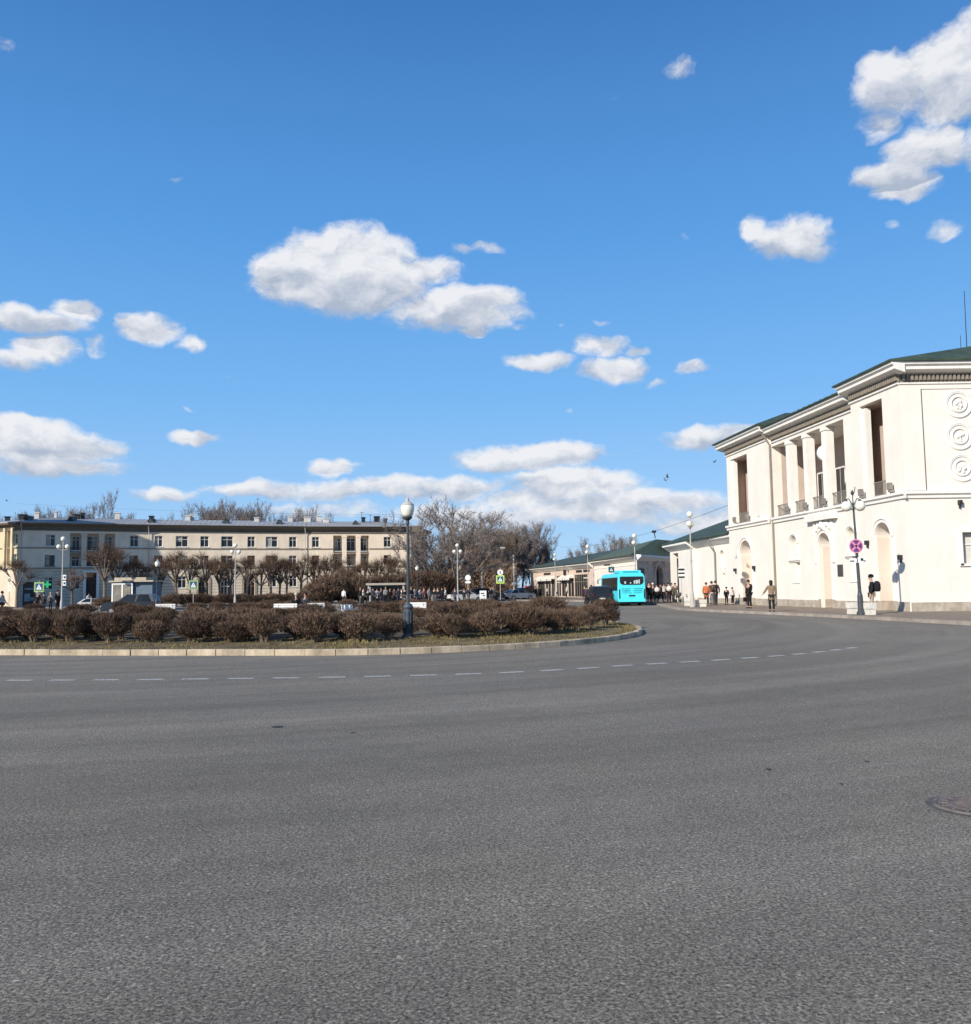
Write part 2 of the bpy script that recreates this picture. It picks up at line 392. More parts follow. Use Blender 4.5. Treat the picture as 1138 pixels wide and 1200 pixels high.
# counter-clockwise loop; kerb stones 0.8 m long with open joints
kerb_t = resample(ISL, .80)
M_KERB = mat('kerb_stone', (.45, .37, .265), .88, .4, 1.3, .5, streak=.4)
mb = MB(); kr = random.Random(3)
for a, b in zip(kerb_t, kerb_t[1:] + [kerb_t[0]]):
    t = (b - a).normalized(); nn = Vector((-t.y, t.x, 0)); g = .006 + .014 * kr.random() ** 2; z = .155 + kr.uniform(-.008, .01)
    a2 = a + t * g; b2 = b - t * g; sh = nn * kr.uniform(-.012, .012)
    c = [a2 + sh, b2 + sh, b2 + nn * .17 + sh, a2 + nn * .17 + sh]; bev = .02
    lo = [q + Vector((0, 0, -.05)) for q in c]; md = [q + Vector((0, 0, z - bev)) for q in c]
    tp = [c[0] + nn * bev, c[1] + nn * bev, c[2], c[3]]; tp = [q + Vector((0, 0, z)) for q in tp]
    mb.face(lo[::-1]); mb.face(tp)
    for i in range(4):
        j = (i + 1) % 4; mb.face([lo[i], lo[j], md[j], md[i]]); mb.face([md[i], md[j], tp[j], tp[i]])
tag(mb.build('island_kerb', M_KERB), kind='structure')
inn = inset(ISL, .17)
mb = MB(); cc = Vector((-15, 47, .22)); gr = random.Random(5)
rings = [inn, inset(ISL, 1.0), inset(ISL, 2.8), inset(ISL, 5.0)]; hz = [.13, .17, .19, .22]
for k in range(3):
    A, B = rings[k], rings[k + 1]
    for i in range(len(A)):
        j = (i + 1) % len(A)
        mb.face([A[i] + Vector((0, 0, hz[k])), A[j] + Vector((0, 0, hz[k])), B[j] + Vector((0, 0, hz[k + 1])), B[i] + Vector((0, 0, hz[k + 1]))])
A = rings[3]
for i in range(len(A)):
    j = (i + 1) % len(A); mb.face([A[i] + Vector((0, 0, .22)), A[j] + Vector((0, 0, .22)), cc])
tag(mb.build('island_soil', mat('turf', (.10, .068, .040), .95, .35, 1.3, .6, c2=(.15, .115, .06))), kind='structure')
# grass tufts along the kerb
mb = MB(); A = inset(ISL, .2); B = inset(ISL, 3.6); nf = len(A)
for _ in range(42000):
    i = gr.randrange(nf); 
    q = A[i].lerp(A[(i + 1) % nf], gr.random()); 
    if q.y > 37: continue
    q = q.lerp(B[i], gr.random() ** 1.2); z = .13 + .03 * (q - A[i]).length
    h = gr.uniform(.02, .075) * (1 + .6 * math.sin(q.x * 2.1) * math.sin(q.x * .77 + 1)); an = gr.uniform(0, 6.28); wv_ = Vector((math.cos(an), math.sin(an), 0)) * .011
    ln_ = Vector((gr.uniform(-.04, .04), gr.uniform(-.04, .04), h)); b0 = Vector((q.x, q.y, z))
    mb.face([b0 - wv_, b0 + wv_, b0 + ln_])
tag(mb.build('grass', mat('grass_blade', (.19, .14, .07), .9, .35, 2, c2=(.20, .165, .07))), kind='stuff')

# right pavement with its kerb, running on past the shops
KR = catmull([(25, -6), (21.5, 12), (19.2, 24), (17.9, 33), (16.6, 42), (15.2, 48.5), (13.4, 56), (12.9, 61), (13.6, 68), (14.4, 76), (14.6, 84), (14.2, 92), (11.8, 99), (8.0, 107), (3.5, 116), (-4, 131), (-10, 150), (-12, 200)], 8, False)
mb = MB()
for a, b in zip(KR, KR[1:]):
    a2, b2 = a + Vector((90, 0, 0)), b + Vector((90, 0, 0)); z = Vector((0, 0, .14))
    mb.face([a + z + Vector((.15, 0, 0)), a2 + z, b2 + z, b + z + Vector((.15, 0, 0))])
tag(mb.build('pavement', mat('pave_asphalt', (.235, .185, .14), .9, .16, .7, .35)), kind='structure')
mb = MB(); kk = resample(KR, 1.0, False)
for a, b in zip(kk, kk[1:]):
    t = (b - a).normalized(); nn = Vector((t.y, -t.x, 0)); g = .014
    z = .15 + kr.uniform(-.006, .008); a2, b2 = a + t * g, b - t * g
    c = [a2, a2 + nn * .2, b2 + nn * .2, b2]
    mb.hexa([q + Vector((0, 0, -.05)) for q in c[::-1]] + [q + Vector((0, 0, z)) for q in c[::-1]])
tag(mb.build('pavement_kerb', mat('kerb_grey', (.30, .26, .22), .88, .3, 1.2, .3)), kind='structure')
# dusty gutter strip beside that kerb
mb = MB(); n1 = KR; 
for i in range(len(KR) - 1):
    a, b = KR[i], KR[i + 1]; o = Vector((-.42 - .1 * math.sin(i * .9), 0, .004)); o2 = Vector((-.42 - .1 * math.sin((i + 1) * .9), 0, .004)); z = Vector((0, 0, .004))
    mb.face([a + o, a + z, b + z, b + o2])
tag(mb.build('gutter', mat('gutter_dust', (.21, .185, .155), .95, .2, 1.5)), kind='structure')
# far pavement in front of the long house
FP = [(-80, 98), (-62, 99), (-47, 105), (-34, 112), (-20, 119), (-9, 122), (-3, 128), (-3, 175), (-80, 175)]
mb = MB(); mb.prism(FP, -.05, .14); tag(mb.build('far_pavement', mat('far_pave', (.30, .27, .24), .92, .2, .5)), kind='structure')
mb = MB(); mb.prism([(-78, 77), (-56, 79), (-44, 86), (-30, 95), (-19, 100), (-10, 102), (-8, 98), (-20, 94), (-32, 87), (-46, 79), (-56, 74.5), (-78, 73)], -.05, .12)
tag(mb.build('verge', mat('far_pave', (.3, .27, .24))), kind='structure')

# dashed lane line
DL = [G(x, y) for x, y in ((-260, 792), (-120, 796), (40, 797.3), (300, 795), (480, 791.8), (620, 787), (740, 779.5), (850, 773), (930, 767), (985, 761), (1012, 757.2))]
DL = catmull(DL, 10, False); DL = resample(DL, .05, False)
mb = MB(); i = 0; off = 6
while i + 12 < len(DL):
    far = i / len(DL)
    dn = 10
    for k in range(i, i + dn):
        a, b = DL[k], DL[k + 1]; t = (b - a).normalized(); nn = Vector((-t.y, t.x, 0)) * .085; z = Vector((0, 0, .004))
        mb.face([a - nn + z, b - nn + z, b + nn + z, a + nn + z])
    i += 17
def worn_paint():
    m = bpy.data.materials.new('road_paint'); m.use_nodes = True; t = m.node_tree; b = t.nodes['Principled BSDF']
    tcn = t.nodes.new('ShaderNodeTexCoord'); q = t.nodes.new('ShaderNodeTexNoise'); q.inputs['Scale'].default_value = 14; q.inputs['Detail'].default_value = 6
    r_ = t.nodes.new('ShaderNodeValToRGB'); r_.color_ramp.elements[0].position = .36; r_.color_ramp.elements[1].position = .50
    r_.color_ramp.elements[0].color = (.16, .155, .15, 1); r_.color_ramp.elements[1].color = (.50, .49, .46, 1)
    t.links.new(tcn.outputs['Object'], q.inputs[0]); t.links.new(q.outputs['Fac'], r_.inputs[0]); t.links.new(r_.outputs[0], b.inputs['Base Color'])
    b.inputs['Roughness'].default_value = .85; return m
tag(mb.build('lane_markings', worn_paint()), kind='structure')

# tar-dark blobs on the asphalt
mb = MB()
for (x, y, a, b) in ((325, 852, .06, .03), (413, 859, .025, .012), (901, 902, .025, .012), (1016, 893, .02, .01), (986, 919, .015, .008)):
    c = G(x, y); mb.face([(c.x + a * (1 + .3 * kr.random()) * math.cos(k * .785), c.y + b * (1 + .5 * kr.random()) * math.sin(k * .785) * 2, .005) for k in range(8)])
tag(mb.build('tar_spots', mat('tar', (.03, .03, .03), .6)), kind='structure')

# manhole
mc = G(1148, 945.5)
mh = empty('manhole_cover', (mc.x, mc.y, 0), 'round rusty iron manhole cover set in the asphalt at the right edge', 'manhole cover')
mb = MB(); n = 40
def ringp(mb, c, r0, r1, z0, z1, n=40):
    for k in range(n):
        a, b = 2 * math.pi * k / n, 2 * math.pi * (k + 1) / n
        mb.face([(c.x + r0 * math.cos(a), c.y + r0 * math.sin(a), z0), (c.x + r1 * math.cos(a), c.y + r1 * math.sin(a), z1), (c.x + r1 * math.cos(b), c.y + r1 * math.sin(b), z1), (c.x + r0 * math.cos(b), c.y + r0 * math.sin(b), z0)])
M_RUST = mat('rust', (.165, .14, .13), .8, .35, 9, .6)
ringp(mb, mc, .28, .300, .014, .016); ringp(mb, mc, .300, .305, .016, .001); ringp(mb, mc, .270, .28, .004, .014)
mb.build('cover_frame', M_RUST, mh)
mb = MB(); mb.face([(mc.x + .268 * math.cos(k * math.pi / 20), mc.y + .268 * math.sin(k * math.pi / 20), .010) for k in range(40)])
ringp(mb, mc, .19, .20, .011, .017); ringp(mb, mc, .20, .21, .017, .011); ringp(mb, mc, .25, .26, .011, .015)
for k in range(16):
    a = k * math.pi / 8; mb.box(mc.x + .235 * math.cos(a), mc.y + .235 * math.sin(a), .012, .05, .018, .008, a)
for k in range(-4, 5):
    mb.box(mc.x, mc.y + k * .038, .012, 2 * math.sqrt(max(0, .165 ** 2 - (k * .038) ** 2)), .012, .008)
mb.build('cover_lid', M_RUST, mh)
mb = MB(); ringp(mb, mc, .305, .35, .0035, .0025)
mb.build('asphalt_collar', mat('collar', (.105, .10, .098), .9, .3, 8, .4), mh)

# ---------------------------------------------------------------- railway station (right)
M_WALL = mat('stucco_cream', (.77, .71, .63), .85, .05, .6, .08, streak=.05)
M_TRIM = mat('stucco_white', (.77, .74, .68), .8, .07, 1.2, .05, streak=.10)
M_INNER_SHADE = mat('stucco_inner_shade', (.50, .40, .34), .9, .08, .8)  # darker than the outer stucco: loggia shade put into the colour
M_GREEN = mat('roof_green', (.035, .055, .036), .6, .25, 1.2, c2=(.055, .08, .05))
M_PLINTH = mat('plinth_stone', (.42, .36, .29), .9, .3, 2.2, .5, streak=.25)
M_DARK = mat('dark_metal', (.03, .03, .032), .5, .1, 3)
M_GLASS = mat('window_glass', (.018, .02, .024), .12, .4, .8, spec=.35)
M_PIPE = mat('pipe_grey', (.22, .20, .18), .6, .15, 3)
M_FRIEZE = mat('frieze_crown_shade', (.25, .215, .17), .9, .25, 5)  # shadow under the projecting crown put into the frieze colour

C = Vector((21.6, 46, 0)); FARP = Vector((19.3, 71, 0))
F = Frame(FARP, C); LN = F.L                      # u = 0 far end, LN near corner
FS = Frame(C, (46.6, 46.0)); SL = FS.L
stn = empty('railway_station', (21.6, 46, 0), 'two storey cream station building with tall colonnade, arches, round medallions and green roof', 'station building')
uL1 = 7.9; uR0 = F.u(1007)                         # ends of the two pavilions
ZB, ZT = 6.0, 12.15
RS = -.30                                         # setback of the central part
# pavilion openings
oL = (F.u(861), F.u(881)); oR = (F.u(1017.5), F.u(1044.5))
aL = (F.u(869.5), F.u(883)); aR = (F.u(1029.5), F.u(1047.5)); 
cA = (F.u(957), F.u(969.5), )
mb = MB()
F.wall(mb, 0, uL1, 0, 12.9, [(oL[0], oL[1], 6.3, 11.45, .35, False), (aL[0], aL[1], .0, 4.95, .9, True)])
F.wall(mb, uR0, LN, 0, 13.0, [(oR[0], oR[1], 6.3, 11.55, .35, False), (aR[0], aR[1], 0, 4.85, .9, True)])
mb.face([F.P(uL1, 0, 0), F.P(uL1, RS, 0), F.P(uL1, RS, 12.9), F.P(uL1, 0, 12.9)])
mb.face([F.P(uR0, RS, 0), F.P(uR0, 0, 0), F.P(uR0, 0, 13.0), F.P(uR0, RS, 13.0)])
ce0, ce1 = F.u(905.5), F.u(991.5)
wd = F.u(933) - F.u(922)
n1 = (F.u(922.5), F.u(931.5)); n2 = (F.u(989), F.u(1001)); 
cu = (cA[0] + cA[1]) / 2
nL = cu - 5.9; nR = cu + 5.3 - .4
F.wall(mb, uL1, uR0, 0, 12.7, [(ce0, ce1, 6.3, 11.35, 3.0, False), (cA[0] - .1, cA[1] + .1, 0, 4.75, 1.1, True),
    (F.u(925) - .1, F.u(931.5) + .1, 3.35, 4.85, .45, True), (F.u(928.5), F.u(933.5), 1.75, 3.05, .22, False),
    ((uR0 - 1.55), (uR0 - 1.55) + .85, 3.35, 4.85, .45, True), ((uR0 - 1.55) + .1, (uR0 - 1.55) + .7, 1.75, 3.05, .22, False)], RS)
# body: side wall, rear walls
FS.wall(mb, 0, SL, 0, 13.0, [(FS.u(1130), FS.u(1130) + 1.5, 2.55, 4.15, .28, False), (FS.u(1130) + 4.4, FS.u(1130) + 5.9, 2.55, 4.15, .28, False)])
fe = FARP + Vector((20, 1, 0)); se = FS.P(SL, 0, 0)
for a, b in ((fe, F.P(0, 0, 0)), (se, fe)):
    mb.face([a, b, b + Vector((0, 0, 12.9)), a + Vector((0, 0, 12.9))])
mb.build('wall', M_WALL, stn)
# rooms behind the two pavilion openings
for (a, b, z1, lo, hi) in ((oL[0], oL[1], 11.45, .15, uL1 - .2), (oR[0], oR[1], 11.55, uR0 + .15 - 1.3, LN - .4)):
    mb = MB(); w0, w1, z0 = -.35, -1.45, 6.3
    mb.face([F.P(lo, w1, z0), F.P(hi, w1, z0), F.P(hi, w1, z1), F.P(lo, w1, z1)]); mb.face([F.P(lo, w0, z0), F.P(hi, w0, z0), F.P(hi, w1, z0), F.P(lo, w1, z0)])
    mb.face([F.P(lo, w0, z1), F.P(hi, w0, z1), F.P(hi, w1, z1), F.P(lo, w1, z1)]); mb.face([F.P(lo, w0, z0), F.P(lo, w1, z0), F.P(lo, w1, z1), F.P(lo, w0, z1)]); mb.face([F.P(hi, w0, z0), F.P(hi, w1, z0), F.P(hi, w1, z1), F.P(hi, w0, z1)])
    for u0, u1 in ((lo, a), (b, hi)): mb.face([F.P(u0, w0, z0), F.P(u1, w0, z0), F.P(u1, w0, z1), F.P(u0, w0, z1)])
    mb.build('loggia_room', M_INNER_SHADE, stn)
# plinth
mb = MB()
def solid_runs(a, b, holes):
    out = []; c = a
    for h0, h1 in sorted(holes): out.append((c, h0)); c = h1
    out.append((c, b)); return out
for a, b in solid_runs(0, uL1, [aL]): F.box(mb, a, b, -.5, .07, 0, .62)
for a, b in solid_runs(uL1, uR0, [(cA[0] - .1, cA[1] + .1)]): F.box(mb, a + .003, b - .003, -.75, RS + .07, 0, .60)
for a, b in solid_runs(uR0, LN, [aR]): F.box(mb, a, b, -.5, .07, 0, .63)
for a, b, dd in ((aL[0], aL[1], -.9), (cA[0] - .1, cA[1] + .1, RS - 1.1), (aR[0], aR[1], -.9)): F.box(mb, a + .01, b - .01, dd - .1, dd + .06, 0, .64); F.box(mb, a - .1, a + .05, dd + .06, dd + .85, 0, .64)
FS.box(mb, .072, SL, -.3, .075, 0, .60)
mb.build('plinth', M_PLINTH, stn)
# string course between storeys
mb = MB()
cp_ = [(0, 5.92), (.10, 5.95), (.10, 6.08), (.22, 6.16), (.22, 6.30), (0, 6.34)]
F.prof(mb, -.2, uL1 + .1, cp_); F.prof(mb, uL1 + .1, uR0 - .1, [(a + RS + .02, b) for a, b in cp_]); F.prof(mb, uR0 - .1, LN + .22, cp_)
FS.prof(mb, -.1, SL, [(a - .004, b + .003) for a, b in cp_])
F.box(mb, cu - 1.9, cu + 1.9, RS, .08, 5.55, 5.95)
mb.build('string_course', M_TRIM, stn)
# crown cornice: architrave, dentilled frieze darkened as crown shadow, projecting crown
mb = MB(); mf = MB(); mr2 = MB()
def cornice(Fr, a, b, z, w0, ov=.72, e0=0, e1=0):
    Fr.prof(mb, a - e0, b + e1, [(w0, z - .55), (w0 + .16, z - .50), (w0 + ov - .14, z - .36), (w0 + ov - .14, z - .2), (w0 + ov, z - .12), (w0 + ov, z + .02), (w0, z + .05)])
    Fr.prof(mb, a - e0 * .1, b + e1 * .1, [(w0, z - 1.06), (w0 + .10, z - 1.03), (w0 + .10, z - .95), (w0, z - .92)])
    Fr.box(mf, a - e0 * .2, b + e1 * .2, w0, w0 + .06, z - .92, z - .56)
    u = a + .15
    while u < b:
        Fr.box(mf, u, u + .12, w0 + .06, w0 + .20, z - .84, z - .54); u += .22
cornice(F, 0, uL1, 12.85, 0, e0=.72, e1=.3); cornice(F, uL1 + .3, uR0 - .3, 12.62, RS); cornice(F, uR0, LN, 12.95, 0, e0=.3, e1=.72)
cornice(FS, .02, SL, 12.945, 0, e0=0)
cob = mb.build('cornice', M_TRIM, stn)
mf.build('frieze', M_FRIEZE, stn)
# roofs (hipped, folded sheet metal)
def hip(mb, c, ridge, zt, th=.09):          # c: four eave corners, ridge: two points
    a, b, d, e = [Vector(q) for q in c]; r0, r1 = Vector(ridge[0]), Vector(ridge[1])
    mb.face([a, b, r1, r0]); mb.face([b, d, r1]); mb.face([d, e, r0, r1]); mb.face([e, a, r0])
    dn = Vector((0, 0, -th))
    for p_, q_ in ((a, b), (b, d), (d, e), (e, a)): mb.face([p_ + dn, q_ + dn, q_, p_])
    mb.face([e + dn, d + dn, b + dn, a + dn])
mb = MB(); OV = .85
a = F.P(uR0 - .45, OV, 13.06); b = F.P(LN + OV, OV, 13.06); d = FS.P(SL, OV, 13.06); e = FS.P(SL, -9.2, 13.06)
b = Vector((b.x, FS.P(0, OV, 0).y, 13.06)); d.y = b.y; e = Vector((d.x, a.y, 13.06))
mid = (a.y + b.y) / 2; hip(mb, (b, d, e, a), ((a.x + 6.5, mid, 14.5), (d.x - 1, mid, 14.5)), 0)
a = F.P(-OV, OV, 12.96); b = F.P(uL1 + .4, OV, 12.96); d = b + Vector((17, 0, 0)); e = a + Vector((17, 0, 0)); mid = (a.y + b.y) / 2
hip(mb, (b, d, e, a), ((a.x + 4.5, mid, 14.6), (d.x - 4, mid, 14.6)), 0)
a = F.P(uL1 + .35, RS + OV, 12.72); b = F.P(uR0 - .4, RS + OV, 12.72); r0 = a + Vector((9, 0, 2.4)); r1 = b + Vector((9, 0, 2.4))
dn = Vector((0, 0, -.09)); mb.face([a, b, r1, r0]); mb.face([a + dn, b + dn, b, a]); mb.face([r0, r1, r1 + Vector((9, 0, -2.4)), r0 + Vector((9, 0, -2.4))])
rf = mb.build('roof', M_GREEN, stn)
mb = MB()                                    # standing seams
mb.cm = 0
a = F.P(uL1 + .35, RS + OV, 12.74); b = F.P(uR0 - .4, RS + OV, 12.74); k = 0
while k < 15:
    t = k / 15; q = a.lerp(b, t); mb.tube(q, q + Vector((9, 0, 2.4)), .02, .02, 4); k += 1
mb.build('roof_seam', M_GREEN, rf)
mb = MB(); q = at(1133, 410, 53); mb.tube((q.x, 53, 14.4), (q.x, 53, 14.9), .03); t = at(1130, 341, 53); mb.tube((q.x, 53, 14.7), t, .03, .018, 6)
mb.box(q.x + .1, 53, 14.9, .7, .3, .25); mb.build('antenna', M_DARK, rf)
mb = MB(); q = at(1126, 412, 52); t = at(1125.5, 393, 52); mb.tube((q.x, 52, 14.3), t, .022, .015, 6); mb.build('antenna', M_DARK, rf)
# columns of the central loggia
ch = (ce1 - ce0) / 4
for k in range(1, 4):
    uc = ce0 + ch * k; mb = MB()
    F.box(mb, uc - .28, uc + .28, RS - .56, RS - .02, 6.305, 11.1)
    F.box(mb, uc - .33, uc + .33, RS - .6, RS + .03, 11.1, 11.345); F.box(mb, uc - .33, uc + .33, RS - .6, RS + .03, 6.305, 6.55)
    mb.build('column', M_TRIM, stn)
for (o_, ww) in ((oL, 0), (oR, 0)):          # inner piers on the far side of the pavilion openings
    mb = MB(); F.box(mb, o_[0] + .01, o_[0] + .42, ww - .42, ww - .10, 6.32, 11.4); mb.build('pier', M_TRIM, stn)
mb = MB(); F.box(mb, ce0 + .01, ce1 - .01, RS - 2.995, RS - 2.96, 6.31, 11.33); F.box(mb, ce0 + .01, ce0 + .04, RS - 2.9, RS - .7, 6.31, 11.33); mb.build('loggia_shade_panel', M_INNER_SHADE, stn)  # added lining, its dark colour stands for the loggia's shade
# inner loggia doors, seen in the shade
for k, (uc, w_) in enumerate([(ce0 + ch * .6, RS - 2.96), (ce0 + ch * 1.6, RS - 2.96), (ce0 + ch * 2.6, RS - 2.96), (ce0 + ch * 3.5, RS - 2.96)]):
    mb = MB(); F.box(mb, uc - .7, uc + .7, w_, w_ + .07, 6.3, 9.4); dr = mb.build('loggia_door', M_TRIM, stn)
    mb = MB(); F.box(mb, uc - .55, uc - .04, w_ + .07, w_ + .09, 6.5, 9.25); F.box(mb, uc + .04, uc + .55, w_ + .07, w_ + .09, 6.5, 9.25); mb.build('pane', M_GLASS, dr)
# railings in the openings
def railing(a, b, w_):
    mb = MB(); F.box(mb, a, b, w_ - .03, w_ + .03, 7.12, 7.18); F.box(mb, a, b, w_ - .02, w_ + .02, 6.42, 6.46)
    u = a + .08
    while u < b: F.box(mb, u, u + .022, w_ - .011, w_ + .011, 6.3, 7.12); u += .12
    mb.build('railing', M_PIPE, stn)
for k in range(4): railing(ce0 + ch * k + (.29 if k else .01), ce0 + ch * (k + 1) - (.29 if k < 3 else .01), RS - .3)
railing(oL[0] + .43, oL[1] - .01, -.4); railing(oR[0] + .43, oR[1] - .01, -.4)
# rosy back panels of the blind arches, recess shade put into their colour
for (a, b, zt, dd) in ((aL[0], aL[1], 4.95, -.9), (cA[0] - .1, cA[1] + .1, 4.75, RS - 1.1), (aR[0], aR[1], 4.85, -.9)):
    r_ = (b - a) / 2 - .01; cz = zt - (b - a) / 2; mb = MB(); um = (a + b) / 2
    ring = [(um - r_, .64), (um + r_, .64)] + [(um + r_ * math.cos(math.pi * k / 14), cz + r_ * math.sin(math.pi * k / 14)) for k in range(15)]
    mb.face([F.P(u, dd + .02, z) for u, z in ring]);
    F.box(mb, a + .005, a + .025, dd + .03, dd + .86, .65, cz); mb.build('arch_shade_panel', mat('recess_shade_rose', (.69, .60, .515), .9, .08, .8), stn)
# arch mouldings
def arch_mould(a, b, zt, w_, wid=.26, zb=.66, name='arch_moulding'):
    r = (b - a) / 2; mb = MB(); F.archband(mb, (a + b) / 2, zt - r, r + .02, r + wid, w_, w_ + .09, zb)
    F.archband(mb, (a + b) / 2, zt - r, r + wid - .06, r + wid + .05, w_ + .05, w_ + .15)
    mb.build(name, M_TRIM, stn)
arch_mould(aL[0], aL[1], 4.95, 0); arch_mould(aR[0], aR[1], 4.85, 0); arch_mould(cA[0] - .1, cA[1] + .1, 4.75, RS)
sn = [(F.u(925) - .1, F.u(931.5) + .1), ((uR0 - 1.55), (uR0 - 1.55) + .85)]
for (a, b) in sn:
    arch_mould(a, b, 4.85, RS, .14, 3.35, 'niche_moulding')
    mb = MB(); F.box(mb, a - .35, b + .3, RS, RS + .16, 3.18, 3.32); F.box(mb, a - .25, b + .2, RS, RS + .08, 3.08, 3.18); mb.build('niche_sill', M_TRIM, stn)
    c_ = F.P((a + b) / 2, RS - .22, 0); mb = MB()      # plaster bust in the niche
    mb.lathe([(.12, 3.35), (.14, 3.45), (.08, 3.52), (.2, 3.62), (.22, 3.8), (.16, 3.92), (.07, 3.98), (.11, 4.06), (.13, 4.18), (.1, 4.3), (.03, 4.36)], c_.x, c_.y, 0, 12); mb.build('bust', M_TRIM, stn, True)
    mb = MB(); F.box(mb, a - .02, b + .1, RS - .2, RS + .05, 1.68, 1.75); mb.build('sill', M_TRIM, stn)
# sculpted relief over the central arch
mb = MB(); rr = random.Random(11)
F.box(mb, cu - 1.25, cu - .98, RS, RS + .12, 2.9, 5.4); F.box(mb, cu + .98, cu + 1.25, RS, RS + .12, 2.9, 5.4)
for k in range(46):
    t = rr.random(); sd = rr.choice((-1, 1)); a = cu + sd * (.12 + t * 1.15); z = 5.05 + .35 * math.sin(t * 5) * (1 - t * .4) + rr.uniform(-.1, .12)
    q = F.P(a, RS + .05, z); mb.ball(q, rr.uniform(.07, .15), 6)
mb.ball(F.P(cu, RS + .08, 5.25), .26, 10, 1.2)
mb.build('relief', M_TRIM, stn)
# plaque and lamps
mb = MB(); a = F.u(977.5); F.box(mb, a, a + .62, RS, RS + .05, 2.05, 2.75); mb.build('plaque', mat('plaque_bronze', (.07, .065, .06), .5, .2, 8), stn)
for (px, py) in ((1018, 636), (1057, 653), (863, 668), (885, 665), (1124, 589)):
    Fr = FS if px > 1066 else F; u, z = Fr.uz(px, py); mb = MB(); Fr.box(mb, u - .08, u + .08, 0, .22, z - .12, z + .12); Fr.box(mb, u - .03, u + .03, 0, .1, z - .3, z - .1); mb.build('wall_lamp', M_DARK, stn)
for (px, py, w_) in ((863, 616, .1), (878, 611, .1), (925, 604, RS + .1), (946, 598, RS + .1), (968, 592, RS + .1), (1012, 583, .1), (1046, 575, .1)):
    u, z = F.uz(px, py, w_); mb = MB(); z = 6.36; F.box(mb, u - .1, u + .1, w_ - .05, w_ + .2, z, z + .12); F.box(mb, u - .13, u + .13, w_ + .05, w_ + .25, z + .14, z + .5); mb.build('floodlight', M_PIPE, stn)
# clock on a bracket
u = F.u(964.5); q = F.P(u, RS - .25, 9.75); mb = MB(); mb.tube(q + F.d * -.1, q + F.d * .1, .52, .52, 24); ck = mb.build('clock', mat('clock_white', (.75, .75, .72), .5, .05), stn)
mb = MB(); f = F.d
for sgn in (1,):
    c0 = q + f * .105; up = Vector((0, 0, 1)); sd = F.n
    mb.hexa([c0 + sd * -.02, c0 + sd * .02, c0 + sd * .02 + f * .01, c0 + sd * -.02 + f * .01] + [c0 + sd * s_ * .02 + f * g_ + up * .34 for s_, g_ in ((-1, 0), (1, 0), (1, .01), (-1, .01))])
    c1 = c0 + f * .012; mb.hexa([c1 + up * -.025, c1 + up * -.025 + f * .01, c1 + up * .025 + f * .01, c1 + up * .025] + [c1 + sd * .25 + up * z_ + f * g_ for z_, g_ in ((-.02, 0), (-.02, .01), (.02, .01), (.02, 0))])
mb.build('clock_hand', M_DARK, ck)
mb = MB(); mb.tube(q + Vector((0, 0, .5)), q + Vector((0, 0, 1.6)), .03); mb.build('bracket', M_DARK, ck)
# medallions on the end wall
for (px, py) in ((1123, 473.5), (1124.5, 511), (1127.5, 548)):
    u, z = FS.uz(px, py); c0 = FS.P(u, -.05, z); mb = MB(); nn = FS.n
    def torus(mb, c, R0, r, dep, n=28, m=8):
        i0 = len(mb.v)
        for a in range(n):
            t = 2 * math.pi * a / n; dr_ = FS.d * math.cos(t) + Vector((0, 0, 1)) * math.sin(t)
            for b in range(m):
                s_ = 2 * math.pi * b / m; mb.v.append(c + dr_ * (R0 + r * math.cos(s_)) + nn * (dep + r * math.sin(s_)))
        for a in range(n):
            for b in range(m):
                mb.f.append((i0 + a * m + b, i0 + ((a + 1) % n) * m + b, i0 + ((a + 1) % n) * m + (b + 1) % m, i0 + a * m + (b + 1) % m)); mb.m.append(0)
    torus(mb, c0, .68, .085, .04); torus(mb, c0, .60, .05, .06); torus(mb, c0, .40, .075, .06)
    md = mb.build('medallion', M_TRIM, stn, True)
    mb = MB(); rr = random.Random(int(py))
    for k in range(15):
        a = rr.uniform(0, 6.28); r_ = rr.uniform(0, .2); mb.ball(c0 + FS.d * r_ * math.cos(a) + Vector((0, 0, r_ * math.sin(a) * 1.3)) + nn * .05, rr.uniform(.06, .12), 7)
    mb.build('relief_head', M_TRIM, md, True)
# end wall pilaster edge and frame
mb = MB(); u1 = FS.u(1091); FS.box(mb, 0, u1, 0, .05, 6.35, 11.86); FS.box(mb, u1, SL, 0, .05, 11.65, 11.86); mb.build('pilaster', M_WALL, stn)
mb = MB(); FS.box(mb, u1 + .0, u1 + .035, .0, .053, 6.36, 11.65); mb.build('groove', mat('groove', (.12, .1, .085), .9), stn)
for du in (0, 4.4):
    a = FS.u(1130) + du; mb = MB()
    for q in ((a - .16, a, 2.45, 4.3), (a + 1.5, a + 1.66, 2.45, 4.3), (a, a + 1.5, 4.15, 4.3), (a - .2, a + 1.7, 2.42, 2.55)): FS.box(mb, q[0], q[1], -.28, .1, q[2], q[3])
    for q in ((a + .72, a + .78, 2.55, 4.15), (a, a + 1.5, 3.5, 3.56)): FS.box(mb, q[0], q[1], -.27, -.2, q[2], q[3])
    fr = mb.build('window', M_TRIM, stn); mb = MB(); FS.box(mb, a, a + 1.5, -.275, -.255, 2.55, 4.15); mb.build('pane', mat('pane_bright', (.62, .57, .5), .9, .1), fr)
